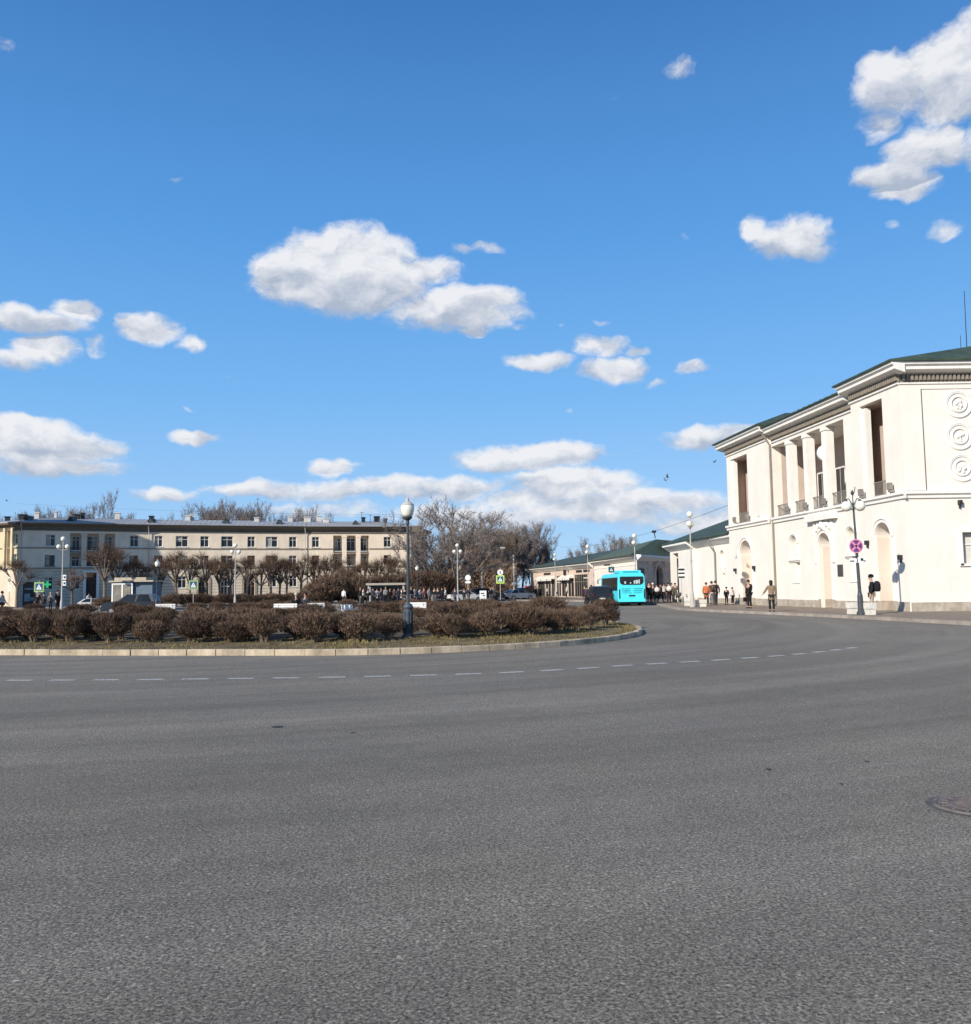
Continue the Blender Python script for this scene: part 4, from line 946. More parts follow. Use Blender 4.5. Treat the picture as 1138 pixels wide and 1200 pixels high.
def bush_proto(seed, W, H, n=2300, bot=.22, flat=.75, mats=M_BUSH, tw=.006):
    rg = random.Random(seed); root = empty('bush')
    st = MB()
    for k in range(13):
        a = rg.uniform(0, 6.28); r0 = rg.uniform(0, .12); r1 = rg.uniform(.15, .42) * W
        p0 = Vector((r0 * math.cos(a), r0 * math.sin(a), -.03)); p1 = Vector((r1 * .55 * math.cos(a), r1 * .55 * math.sin(a), H * rg.uniform(.25, .4)))
        p2 = Vector((r1 * math.cos(a + .3), r1 * math.sin(a + .3), H * rg.uniform(.6, .85))); st.tube(p0, p1, .016, .011, 5, False); st.tube(p1, p2, .011, .005, 4, False)
    st.build('stem', M_BUSHS, root)
    cr_ = MB(); ph = [rg.uniform(0, 6.28) for _ in range(4)]
    for k in range(n):
        d = rdir(rg); 
        lump = 1 + .06 * math.sin(3 * math.atan2(d.y, d.x) + ph[0]) + .09 * math.sin(5 * d.z + ph[1] + 2 * d.x) + .06 * math.sin(9 * d.x + ph[2]) * math.sin(8 * d.y + ph[3])
        rad = (rg.random() ** .33) * lump
        c = Vector((d.x * W / 2 * rad, d.y * W / 2 * rad, 0)); zc = H * (bot + 1) / 2; hh = H * (1 - bot) / 2
        dz = d.z * rad; dz = math.copysign(abs(dz) ** flat, dz); c.z = zc + hh * dz
        if c.z < H * .3 and rg.random() < .55: continue
        out = Vector((c.x * .8, c.y * .8, (c.z + .15) * .8)).normalized(); out = (out + rdir(rg) * .45).normalized()
        l = rg.uniform(.07, .2); blade(cr_, c - out * l * .5, c + out * l * .5, tw * rg.uniform(.7, 1.6), rg)
        if rg.random() < .22: blade(cr_, c - out * .1, c - out * .1 + (out + rdir(rg) * .9).normalized() * .14, .018, rg)
    cr_.build('crown', mats, root)
    return root
def inside(pt, poly):
    c = False; n = len(poly)
    for i in range(n):
        a, b = poly[i], poly[(i + 1) % n]
        if (a.y > pt[1]) != (b.y > pt[1]) and pt[0] < (b.x - a.x) * (pt[1] - a.y) / (b.y - a.y) + a.x: c = not c
    return c
bprotos = [[bush_proto(20 + k, 1.0, 1.0, 2600), [False]] for k in range(7)]
bshape = ['rounded bare brown bush', 'leafless twiggy bush clipped to a dome', 'broad reddish brown clipped bush', 'tall narrow bare bush', 'low dark twiggy bush', 'loose open bare bush', 'dense brown bush']
NB = [0]; HS = .9
def px_of(x, y): return 569 + 1050 * x / y
def put_bush(x, y, W, H, label, group='clipped bare bushes on the island'):
    if (abs(px_of(x, y) - 478) < 15 and y < 27.6): return
    if (px_of(x, y) > 612 and 'right end' not in label) or (px_of(x, y) > 575 and 40 < y < 70): return
    i = rnd.randrange(7); pr, us = bprotos[i]; z = .2 if inside((x, y), ISL) else .12
    o = place(pr, us, (x, y, z - .02), rnd.uniform(0, 6.28), (W * rnd.uniform(.92, 1.08), W * rnd.uniform(.92, 1.08), H * HS), label, 'bush', group); NB[0] += 1; SERIES.setdefault(label, []).append(o)
# rows follow the island outline
IR = {k: resample(inset(ISL, k), .1) for k in (2.5, 3.6, 4.9, 6.4)}
def row(dist, step, W, H, lab, xmin=None, ymax=None, jit=.15):
    pts = IR[dist]; i = 0
    while i < len(pts):
        q = pts[i]; 
        if (ymax is None or q.y < ymax) and abs(q.x) < q.y * .60 + 1.5:
            put_bush(q.x + rnd.uniform(-jit, jit), q.y + rnd.uniform(-jit, jit), W * rnd.uniform(.75, 1.3), H * rnd.uniform(.78, 1.2), lab)
        i += max(3, int(step * rnd.uniform(.8, 1.25) * 10))
row(2.5, 1.28, 1.1, .90, 'bare clipped bushes in the outermost island row', ymax=46)
row(3.6, 1.45, 1.2, .88, 'bare clipped bushes in the second island row', ymax=44)
row(4.9, 1.8, 1.3, .90, 'bare clipped bushes in the third island row', ymax=60)
row(6.4, 2.6, 1.4, .85, 'bare clipped bushes in the fourth island row', ymax=70)
ir = random.Random(31); cnt = 0
while cnt < 34:
    x, y = ir.uniform(-38, 4), ir.uniform(36, 70)
    if not inside((x, y), inset(ISL, 6.5)) or abs(x) > y * .58: continue
    if abs(((x + 14) / 9) ** 2 + ((y - 50) / 8) ** 2 - 1) < .45: continue
    put_bush(x, y, ir.uniform(1.1, 1.7), ir.uniform(.6, .95), 'scattered bare bushes in the middle of the island'); cnt += 1
for px, Y, W, H in ((333, 44.4, 1.5, .62), (371, 45.6, 1.2, .62), (412, 39.8, .9, .6), (193, 50.6, 1.4, .6), (487, 42.8, 1.3, .62), (322, 44, 1.2, .66), (345, 44.2, 1.2, .66)):
    put_bush(X(px, Y), Y, W, H / HS, 'low bare bushes in front of the white benches')
for (px, Y, W, H) in ((620, 27.4, 1.05, .95), (636, 29, 1.0, .9), (650, 28.2, .95, .85), (641, 33.5, 1.5, 1.3), (664, 30, 1.0, .85), (676, 29.6, .8, .75), (690, 31.4, 1.05, .95), (708, 33.8, 1.2, 1.12), (622, 36, 1.2, .95), (665, 35, 1.0, .85), (604, 38, 1.4, 1.0), (718, 35.8, .6, .45)):
    put_bush(X(px, Y), Y, W, H, 'wide bare bushes at the right end of the island')
# clipped hedge balls beyond, in front of the house
for k in range(24):
    px = 192 + k * 11.5; Y = 96 + k * .55; put_bush(X(px, Y), Y, ir.uniform(1.6, 2.3), ir.uniform(1.3, 1.7), 'clipped hedge balls before the apartment house', 'clipped hedge before the apartment house')
for (px, Y, W, H, z) in ((385, 103, 4.6, 3.9, 0), (371, 102, 3.4, 2.9, 0), (404, 106, 3.6, 4.6, 0), (421, 105, 3.6, 3.9, 0), (457, 107, 4.2, 3.8, 0), (486, 108, 4.0, 4.2, 0), (506, 109, 4.6, 4.2, 0), (525, 110, 3.8, 3.6, 0), (440, 108, 3, 3.6, 0), (132, 92, 2.4, 1.5, 0), (120, 92, 2.2, 1.3, 0)):
    put_bush(X(px, Y), Y, W, H, 'big loose leafless shrubs before the apartment house', 'large leafless shrubs before the house')

def tree_proto(name, seed, H, tr, th, spread, bark, twig, nlimb=5, levels=4, tw=.018, up=.5, twl=.7, ntw=5, wig=.25, dens=1.0):
    rg = random.Random(seed); root = empty(name); T = MB(); Cc = MB()
    def grow(p, d, l, r, lv):
        segs = 3 if lv < 2 else 2; q = p
        for s in range(segs):
            d = (d + rdir(rg) * wig * (.5 if lv == 0 else 1) + Vector((0, 0, .10 if lv else 0))).normalized(); e = q + d * (l / segs); r2 = r * (.86 if lv else .92)
            (T if lv < 2 else Cc).tube(q, e, r, r2, 7 if lv == 0 else (5 if lv < 2 else 3), False); 
            if lv >= 2:
                for _ in range(int(ntw * dens)):
                    b0 = q.lerp(e, rg.random()); dd = (d + rdir(rg) * .9 + Vector((0, 0, .25))).normalized(); ll = twl * rg.uniform(.4, 1.1); b1 = b0 + dd * ll
                    blade(Cc, b0, b1, tw, rg)
                    for _ in range(2):
                        b2 = b0.lerp(b1, rg.uniform(.3, .9)); blade(Cc, b2, b2 + (dd + rdir(rg) * .9).normalized() * ll * .6, tw * .8, rg)
            q = e; r = r2
            if lv and lv < levels and s < segs - 1 and rg.random() < .75:
                sd = (d + rdir(rg) * 1.0).normalized(); grow(q, sd, l * .55, r * .55, lv + 1)
        if lv < levels:
            n = nlimb if lv == 0 else rg.choice((2, 3, 3))
            a0 = rg.uniform(0, 6.28)
            for k in range(n):
                a = a0 + 6.283 * k / n + rg.uniform(-.4, .4); side = Vector((math.cos(a), math.sin(a), 0))
                if lv: side = rdir(rg)
                sp_ = spread * rg.uniform(.6, 1.25)
                nd = (d * (1 if lv else up) + side * sp_ + Vector((0, 0, up * .4))).normalized(); grow(q, nd, l * rg.uniform(.62, .82) if lv else (H - th) * rg.uniform(.36, .5), r * (.62 if lv else .55), lv + 1)
    grow(Vector((0, 0, -.1)), Vector((0, 0, 1)), th, tr, 0)
    T.build('trunk', bark, root); Cc.build('crown', twig, root, False)
    zs = [v.z for v in Cc.v]; root['_h'] = max(zs); return root
def pollard_proto(seed, H=6.5, th=2.5):
    rg = random.Random(seed); root = empty('pollarded_tree'); T = MB(); Cc = MB()
    T.tube((0, 0, -.1), (.05, 0, th * .6), .17, .14, 8, False); T.tube((.05, 0, th * .6), (0, .04, th), .14, .15, 8, False)
    n = rg.choice((6, 7, 8))
    for k in range(n):
        a = 6.283 * k / n + rg.uniform(-.3, .3); rad = rg.uniform(.7, 1.7) if k % 3 else rg.uniform(.1, .6); hk = rg.uniform(2.9, 4.4) + (1.5 - rad) * .6
        p = Vector((0, 0, th - .1)); m_ = Vector((rad * .6 * math.cos(a), rad * .6 * math.sin(a), (th + hk) / 2 + .1)); e = Vector((rad * math.cos(a), rad * math.sin(a), hk))
        T.tube(p, m_, .09, .075, 6, False); T.tube(m_, e, .075, .06, 6, False); T.ball(e, .13, 7)
        m2 = m_.lerp(e, .3); e2 = e + Vector((rg.uniform(-.5, .5), rg.uniform(-.5, .5), rg.uniform(-.2, .5))); T.tube(m2, e2, .055, .045, 5, False); T.ball(e2, .1, 6)
        for c in (e, e2):
            for _ in range(58):
                d = (Vector((c.x * .4, c.y * .4, .9)).normalized() + rdir(rg) * .95); d.normalize(); l = rg.uniform(.4, 1.6)
                if c.z + d.z * l > H + rg.uniform(-.3, .1): l *= .6
                q = c + d * l; blade(Cc, c, q, .014, rg)
                b0 = c.lerp(q, .5); blade(Cc, b0, b0 + (d + rdir(rg) * .6).normalized() * l * .5, .012, rg)
    T.build('trunk', M_BARK, root); Cc.build('crown', M_TWIGR, root); return root
pps = [[pollard_proto(50 + k), [False]] for k in range(4)]
pos = [(20, 104, .95), (84, 106, .8), (122, 100, 1.22), (136, 101, 1.1), (157, 103, .9), (172, 104, .85), (188, 105, 1.0), (206, 104, 1.15), (222, 104, .95), (241, 106, 1.05), (257, 107, .95), (270, 108, 1.0), (290, 108, 1.0), (306, 110, .95), (317, 110, 1.0), (328, 111, .95), (336, 111, 1.0), (353, 112, 1.05), (368, 113, .95), (383, 113, 1.0), (397, 114, .95), (412, 115, .98), (428, 116, .95), (443, 117, .98), (460, 118, .95), (475, 119, .9)]
for k, (px, Y, s) in enumerate(pos):
    lab = {0: 'pollarded lime tree with a bare fan crown at the far left before the yellow pilasters', 1: 'small pollarded tree beside the dark portal of the apartment house', 2: 'largest pollarded tree with thick forked limbs beside the kiosk'}.get(k, 'pollarded lime tree with brushy brown head in the row before the apartment house')
    o = place(*pps[k % 4], (X(px, Y), Y, .1), rnd.uniform(0, 6.28), s * rnd.uniform(.95, 1.05), lab, 'tree', 'pollarded trees before the apartment house')
    if k > 2: SERIES.setdefault('pollarded lime trees before the apartment house', []).append(o)
# great old tree right of the house
bt = tree_proto('old_tree', 77, 13.5, .55, 2.6, .95, M_BARKP, M_TWIGG, 6, 4, .03, .65, .8, 9, .3)
bt.location = (X(528, 112), 112, 0); s = 13.6 / bt['_h']; bt.scale = (s * 1.15, s, s); tag(bt, 'big old leafless tree with thick pale forking limbs right of the apartment house', 'tree')
bt2 = tree_proto('old_tree', 78, 12, .4, 2.4, 1.0, M_BARKP, M_TWIGG, 6, 4, .028, .6, .8, 8, .3)
bt2.location = (X(506, 117), 117, 0); s = 13.4 / bt2['_h']; bt2.scale = (s * .9, s * .9, s); tag(bt2, 'leafless tree with pale branches just behind the tall lamp, touching the house corner', 'tree')
# trees of the small wood at the end of the road and beyond the roofs
wps = [[tree_proto('bare_tree', 90 + k, 13, .22, 3.0, .55, M_BARK, [M_WOOD, M_TWIGG, M_WOOD][k % 3], 6, 4, .03, 1.0, 1.1, 6, .22), [False]] for k in range(3)]
gps = [[tree_proto('bare_tree', 60 + k, 13, .25, 3.5, .62, M_BARK, M_TWIGG, 6, 4, .026, 1.0, .9, 6, .25), [False]] for k in range(3)]
def put_tree(pps_, k, px, Y, ytop, lab, grp, wide=1.0):
    pr, us = pps_[k % len(pps_)]; h = (at(px, ytop, Y).z); s = h / pr['_h']; o = place(pr, us, (X(px, Y), Y, 0), rnd.uniform(0, 6.28), (s * wide, s * wide, s), lab, 'tree', grp); SERIES.setdefault(lab, []).append(o)
k = 0
for (px, Y, yt) in ((560, 150, 622), (566, 162, 612), (573, 148, 632), (578, 170, 615), (585, 155, 620), (592, 176, 612), (596, 168, 622), (604, 176, 618), (598, 172, 630), (553, 170, 616), (606, 190, 612), (588, 196, 613), (634, 188, 640), (548, 140, 640), (580, 140, 655), (586, 144, 652), (590, 166, 640), (566, 140, 650), (555, 150, 634), (616, 180, 625)):
    put_tree(wps, k, px, Y, yt, 'leafless trees in the small wood at the road end', 'trees of the wood behind the road', .62); k += 1
for (px, Y, yt, w_) in ((612, 178, 605, .9), (628, 182, 607, .95), (641, 186, 625, .8), (622, 176, 618, .8)):
    put_tree(gps, k, px, Y, yt, 'tall dark trees above the shop roof', 'tall trees above the shop roof', w_); k += 1
for (px, Y, yt, w_, lab) in ((684, 175, 626, .8, 'small bare tree behind the shop row roof'), (712, 170, 634, .8, 'bare trees behind the white wall'), (722, 170, 622, .9, 'bare trees behind the white wall'), (734, 180, 626, .8, 'bare trees behind the white wall')):
    put_tree(gps, k, px, Y, yt, lab, 'trees behind the shops', w_); k += 1
for (px, Y, yt, w_) in ((8, 190, 597, .6), (36, 175, 588, .6), (52, 178, 590, .6), (66, 185, 592, .55), (94, 180, 584, .7), (128, 178, 570, .62), (141, 185, 596, .5), (182, 175, 599, .4), (197, 178, 597, .45), (238, 182, 585, .75), (254, 178, 582, .8), (268, 182, 581, .8), (284, 178, 581, .8), (298, 185, 584, .75), (307, 180, 592, .6), (336, 178, 590, .6), (350, 182, 592, .6), (366, 180, 588, .6), (375, 186, 596, .5), (432, 190, 602, .4)):
    put_tree(gps, k, px, Y, yt, 'bare tree tops behind the apartment house roof', 'trees behind the apartment house', w_); k += 1
# undergrowth at the far wood
ug = MB(); rg = random.Random(9)
for _ in range(22000):
    px = rg.uniform(490, 604); Y = rg.uniform(138, 175); x = X(px, Y) if False else (px - 569) / 1050 * Y; z = rg.random() ** 1.5 * 5.5
    p0 = Vector((x, Y, z)); blade(ug, p0, p0 + (rdir(rg) + Vector((0, 0, .8))).normalized() * 1.1, .05, rg)
tag(ug.build('undergrowth', M_WOOD), kind='stuff')
# ---------------------------------------------------------------- lamps
M_POLE = mat('lamp_pole_dark', (.055, .065, .075), .5, .25, 5)
M_POLEL = mat('lamp_pole_grey', (.42, .41, .38), .6, .15, 3)
M_GLOBE = mat('globe_milk', (.74, .72, .62), .35, .05, 3, spec=.4)
M_CONC = mat('concrete', (.66, .62, .55), .9, .2, 4, .4)
def park_lamp(H=4.05):
    r = empty('park_lamp')
    mb = MB(); mb.lathe([(.19, 0), (.19, .06), (.15, .10), (.135, .14), (.12, .82), (.135, .86), (.16, .9), (.13, .96), (.07, 1.02)], n=12)
    for k in range(8): a = k * math.pi / 4; mb.box(.132 * math.cos(a), .132 * math.sin(a), .48, .03, .05, .6, a)
    mb.build('lamp_base', mat('lamp_base_blue', (.07, .085, .105), .5, .3, 4), r)
    mb = MB(); mb.tube((0, 0, 1.0), (0, 0, H - .62), .047, .036, 10); mb.lathe([(.06, -.03), (.06, .03)], 0, 0, 1.9, 10); mb.lathe([(.036, -.12), (.06, -.1), (.05, 0), (.13, .07), (.15, .12)], 0, 0, H - .58, 12); mb.build('pole', M_POLE, r)
    mb = MB(); mb.lathe([(.12, 0), (.17, .08), (.2, .2), (.205, .3), (.185, .36)], 0, 0, H - .47, 16); mb.build('lamp_globe', M_GLOBE, r, True)
    mb = MB(); mb.lathe([(.2, 0), (.19, .03), (.12, .09), (.06, .12), (.05, .19), (.02, .24)], 0, 0, H - .12, 14); mb.build('lamp_cap', M_POLEL, r)
    return r
pl = park_lamp()
b0 = G(478.5, 747, .2); pl.location = (b0.x, b0.y, .19); tag(pl, 'park lamp with milky acorn lantern and blue ribbed base, nearest on the island', 'street lamp', 'park lamps with one acorn lantern')
for px, Y, lab in ((184, 71, 'park lamp with single lantern left, in front of the kiosk and dark car'), (489, 98, 'park lamp with single white lantern right behind the nearest lamp')):
    c = copy_tree(pl); c.location = (X(px, Y), Y, .12); tag(c, lab, 'street lamp')
def globe_lamp(H=6.6, top=True):
    r = empty('street_lamp')
    mb = MB(); mb.lathe([(.2, 0), (.2, .12), (.14, .2), (.12, .9), (.09, 1.0), (.085, 1.1)], n=12); mb.tube((0, 0, 1.0), (0, 0, 3.2), .078, .065, 10); mb.tube((0, 0, 3.2), (0, 0, H - .9), .055, .042, 8); mb.lathe([(.09, -.05), (.09, .05)], 0, 0, 3.2, 10); mb.build('pole', M_POLEL if top else M_POLE, r)
    for s in (-1, 1):
        mb = MB(); mb.path([(0, 0, H - 1.15), (s * .2, 0, H - 1.12), (s * .36, 0, H - 1.1)] if top else [(0, 0, H - .95), (s * .22, 0, H - .62), (s * .36, 0, H - .66)], .022, 6)
        if not top: mb.tube((s * .36, 0, H - .66), (s * .36, 0, H - .80), .05, .1, 8)
        else: mb.tube((s * .36, 0, H - 1.12), (s * .36, 0, H - 1.02), .03, .09, 8)
        a = mb.build('lamp_arm', M_POLEL if top else M_POLE, r)
        mb = MB(); mb.ball((s * .36, 0, H - (.84 if top else .98)), .21 if top else .25, 14); mb.build('lamp_globe', M_GLOBE, r, True)
    mb = MB()
    if top: mb.tube((0, 0, H - .9), (0, 0, H - .42), .04, .04, 8); mb.lathe([(.03, -.08), (.09, 0)], 0, 0, H - .36, 8); mb.build('lamp_neck', M_POLEL, r); mb = MB(); mb.ball((0, 0, H - .15), .22, 14); mb.build('lamp_globe', M_GLOBE, r, True)
    else: mb.tube((0, 0, H - .95), (.0, 0, H - .4), .03, .02, 6); mb.lathe([(.05, -.08), (.09, 0), (.01, .16)], 0, 0, H - .36, 8); mb.path([(0, 0, H - .5), (.12, 0, H - .28), (.16, 0, H - .06)], .022, 5); mb.build('finial', M_POLE, r)
    return r
gl = globe_lamp(); us = [False]
for px, Y, z, lab in ((811, 62.5, .14, 'grey three globe street lamp on the pavement before the low wing'), (745, 88, .14, 'grey three globe street lamp rising just behind the turquoise bus'), (689.5, 110, .14, 'grey three globe street lamp between the shops and the dark car'),
        (651, 136, .14, 'farthest three globe street lamp before the shop row'), (72.5, 80, .12, 'three globe street lamp beside the group of four people at the left'), (275.5, 95, .12, 'white three globe street lamp before the arched doorways of the apartment house'), (536.5, 102, .12, 'white three globe street lamp before the big old tree')):
    place(gl, us, (X(px, Y), Y, z), R(68) if px > 600 else rnd.uniform(-.4, .4), 1, lab, 'street lamp', 'three globe street lamps')
g2 = globe_lamp(6.1, False); q = G(1009.5, 720.5, .14); g2.location = (q.x, q.y, .14); g2.rotation_euler = (0, R(-1.6), .2); tag(g2, 'dark twin globe street lamp on the kerb before the station, carrying the round sign', 'street lamp')
LP = Vector((q.x, q.y, 0))
def block(px, py, lab, w_=.42, h=.56, d=.4):
    q = G(px, py, .14); r = empty('concrete_block', (q.x, q.y, .14), lab, 'concrete block', 'concrete blocks at the lamp posts', rz=.1)
    mb = MB(); mb.prism([(-w_ / 2, -d / 2), (w_ / 2, -d / 2), (w_ / 2, d / 2), (-w_ / 2, d / 2)], 0, h * .46); mb.prism([(-w_ / 2 - .03, -d / 2 - .03), (w_ / 2 + .03, -d / 2 - .03), (w_ / 2 + .03, d / 2 + .03), (-w_ / 2 - .03, d / 2 + .03)], h * .5, h); mb.prism([(-w_ / 2 + .03, -d / 2 + .03), (w_ / 2 - .03, -d / 2 + .03), (w_ / 2 - .03, d / 2 - .03), (-w_ / 2 + .03, d / 2 - .03)], h * .46, h * .5)
    o = mb.build('block', M_CONC, None); o.parent = r
block(1000, 719.5, 'white concrete block left of the twin globe lamp post'); block(1019, 720.5, 'white concrete block right of the twin globe lamp, before the man with backpack')
block(808.5, 710, 'pale concrete block left of the lamp by the low wing', .7, .62); block(820.5, 711, 'pale concrete block right of the lamp by the low wing', .75, .5)

# ---------------------------------------------------------------- signs
M_BLUE = mat('sign_blue', (.012, .055, .17), .5, .05); M_WHITE = mat('sign_white', (.75, .75, .73), .5, .04); M_BLACK = mat('sign_black', (.02, .02, .02), .5, .05)
M_YG = mat('sign_yellowgreen', (.27, .40, .13), .5, .1); M_YGB = mat('sign_yellowgreen_bright', (.50, .72, .12), .5, .05); M_RED = mat('sign_red', (.55, .03, .04), .5, .08)
M_PURP = mat('sign_faded_purple', (.13, .045, .15), .5, .2, 8); M_PINKS = mat('sign_faded_pink', (.62, .24, .40), .5, .15, 8)
def plate(mb, x, z, w_, h, y, t=.015): mb.box(x, y, z, w_, t, h)
def disc(mb, x, z, r, y, t=.012, n=24): mb.tube((x, y - t / 2, z), (x, y + t / 2, z), r, r, n)
def cross_sign(px, py, Y, lab, zg=.12, disc_above=False, border=M_YG, sz=.92, pole=True):
    z = at(px, py, Y).z - zg; r = empty('crossing_sign', (X(px, Y), Y, zg), lab, 'road sign', local=True)
    if pole: mb = MB(); mb.tube((0, .04, 0), (0, .04, z + .6 + (.8 if disc_above else 0)), .035, .035, 8); mb.build('pole', M_POLEL, r)
    mb = MB(); plate(mb, 0, z, sz, sz, 0); mb.build('sign_border', border, r)
    mb = MB(); plate(mb, 0, z, sz * .72, sz * .72, -.012); pn = mb.build('sign_panel', M_BLUE, r)
    s = sz * .3; y = -.026
    mb = MB(); mb.face([(-s, y, z - s * .9), (s, y, z - s * .9), (0, y, z + s)]); mb.build('sign_triangle', M_WHITE, pn)
    y = -.032; mb = MB(); k = s * .32                       # walking figure
    mb.face([(-k * .35, y, z - k * .2), (k * .35, y, z - k * .2), (k * .25, y, z + k * .9), (-k * .25, y, z + k * .9)]); mb.face([(k * .2 * math.cos(a * .785), y, z + k * 1.2 + k * .25 * math.sin(a * .785)) for a in range(8)])
    mb.face([(-k * .3, y, z - k * .1), (0, y, z - k * .1), (-k * .6, y, z - k * 1.9), (-k * .95, y, z - k * 1.9)]); mb.face([(0, y, z - k * .1), (k * .3, y, z - k * .1), (k * .95, y, z - k * 1.9), (k * .6, y, z - k * 1.9)])
    for j in range(-3, 4, 2): mb.face([(j * s * .24 - s * .07, y, z - s * .86), (j * s * .24 + s * .07, y, z - s * .86), (j * s * .24 + s * .07, y, z - s * .68), (j * s * .24 - s * .07, y, z - s * .68)])
    mb.build('sign_figure', M_BLACK, pn)
    if disc_above:
        mb = MB(); disc(mb, 0, z + .82, .34, 0); d_ = mb.build('sign_disc', M_WHITE, r); mb = MB(); plate(mb, 0, z + .82, .14, .34, -.016); mb.build('sign_symbol', mat('sign_grey', (.2, .2, .22), .5), d_)
    return r
cross_sign(45.5, 688, 84, 'square pedestrian crossing sign with yellow border beside the group of four people')
cross_sign(226.5, 685.5, 93, 'square pedestrian crossing sign before the dark archway of the apartment house', sz=.95)
cross_sign(586.5, 679, 105, 'pedestrian crossing sign with a round white sign above, before the wood', 0.02, True, M_YGB, sz=.95)
cross_sign(717, 667.5, 97, 'small green crossing sign above the bus roof before the white wall', .14, False, mat('sign_darkgreen', (.02, .12, .05), .5), .62)
# two white discs on a pole
def round_sign(px, py, Y, lab, zg=0.02):
    z = at(px, py, Y).z - zg; r = empty('round_sign', (X(px, Y), Y, zg), lab, 'road sign', local=True); mb = MB(); mb.tube((0, .04, 0), (0, .04, z + .3), .04, .04, 8); mb.build('pole', M_POLEL, r)
    mb = MB(); disc(mb, 0, z, .33, 0); mb.build('sign_disc', M_WHITE, r); mb = MB(); plate(mb, 0, z - .52, .6, .26, 0); mb.build('sign_plate', M_WHITE, r)
round_sign(548.5, 677, 105, 'small round white sign with plate below, right of the white lamp by the big tree')
r = empty('notice_board', (X(566, 100), 100, 0), 'small white square board standing before the parked dark car', 'sign board', local=True); mb = MB(); plate(mb, 0, .95, .75, .9, 0, .04); mb.box(-.3, .05, .3, .05, .05, .6); mb.box(.3, .05, .3, .05, .05, .6); mb.build('board', M_WHITE, r); mb = MB(); plate(mb, -.05, 1.1, .4, .12, -.03, .01); plate(mb, .1, .85, .3, .1, -.03, .01); mb.build('board_marks', M_BLACK, r)
# diamond sign at far left
z = at(10.5, 680, 95).z; r = empty('diamond_sign', (X(10.5, 95), 95, .0), 'diamond shaped sign with small plates below at the far left edge', 'road sign', local=True); mb = MB(); mb.tube((0, .04, 0), (0, .04, z + .3), .035, .035, 8); mb.build('pole', M_POLEL, r)
mb = MB(); mb.face([(-.38, 0, z), (0, 0, z - .38), (.38, 0, z), (0, 0, z + .38)]); mb.face([(-.38, .02, z), (0, .02, z + .38), (.38, .02, z), (0, .02, z - .38)]); d_ = mb.build('sign_panel', M_WHITE, r); mb = MB(); mb.face([(-.26, -.01, z), (0, -.01, z - .26), (.26, -.01, z), (0, -.01, z + .26)]); mb.build('sign_field', mat('sign_drab', (.33, .28, .15), .6), d_)
mb = MB(); plate(mb, 0, z - .6, .3, .3, 0); plate(mb, 0, z - 1.0, .25, .35, 0); mb.build('sign_plate', M_WHITE, r)
# plates on the left street lamp
r = empty('lamp_post_sign', (X(75, 79.6), 79.6, 0), 'small pale blue plates fixed to the left three globe lamp', 'road sign', local=True); 
for py in (676.5, 683.5):
    z = at(75, py, 79.6).z; mb = MB(); plate(mb, 0, z, .3, .42, 0); d_ = mb.build('sign_plate', M_WHITE, r); mb = MB(); plate(mb, .02, z, .18, .2, -.012, .01); mb.build('sign_symbol', M_BLUE, d_)
# no stopping sign on the twin globe lamp
z = at(1005.5, 640, LP.y).z; zx = X(1005.5, LP.y - .12)
r = empty('no_stopping_sign', (zx, LP.y - .12, 0), 'round faded pink and purple no stopping sign on the twin globe lamp post', 'road sign', local=True)
mb = MB(); disc(mb, 0, z, .33, 0, .015, 32); s1 = mb.build('sign_disc', M_PINKS, r)
mb = MB(); disc(mb, 0, z, .275, -.008, .012, 32); mb.build('sign_field', M_PURP, s1)
mb = MB()
for a in (R(45), R(-45)):
    c_, s_ = math.cos(a), math.sin(a); h = .05; l = .27
    mb.face([(-l * c_ + h * s_, -.018, z - l * s_ - h * c_), (l * c_ + h * s_, -.018, z + l * s_ - h * c_), (l * c_ - h * s_, -.018, z + l * s_ + h * c_), (-l * c_ - h * s_, -.018, z - l * s_ + h * c_)])
mb.build('sign_cross', M_PINKS, s1)
z2 = at(1008, 657, LP.y).z; mb = MB(); plate(mb, -.17, z2, .34, .22, 0); plate(mb, .26, z2 + .03, .42, .27, 0); pp = mb.build('sign_plate', M_WHITE, r)
mb = MB(); plate(mb, -.22, z2 - .02, .2, .05, -.012, .008); plate(mb, .24, z2 + .05, .12, .12, -.012, .008); plate(mb, .36, z2 - .02, .1, .05, -.012, .008); plate(mb, -.1, z2 + .17, .22, .06, 0); mb.build('plate_marks', M_BLACK, pp)
mb = MB(); mb.tube((.04, .02, z - .4), (.04, .02, z + .25), .02, .02, 6); mb.build('sign_bracket', M_POLE, r)
# bus stop sign
z = at(799, 671.5, 72).z - .14; r = empty('bus_stop_sign', (X(799, 72), 72, .14), 'white bus stop sign with black bars on a thin pole by the low wing', 'bus stop sign', local=True); mb = MB(); mb.tube((.0, .04, 0), (.0, .04, z + .45), .03, .03, 8); mb.build('pole', M_POLEL, r)
mb = MB(); plate(mb, 0, z, .52, .86, 0, .03); d_ = mb.build('sign_panel', M_WHITE, r); mb = MB(); plate(mb, 0, z + .28, .5, .16, -.02, .01); plate(mb, 0, z - .02, .5, .13, -.02, .01); plate(mb, 0, z - .33, .5, .14, -.02, .01); mb.build('sign_bar', M_BLACK, d_)
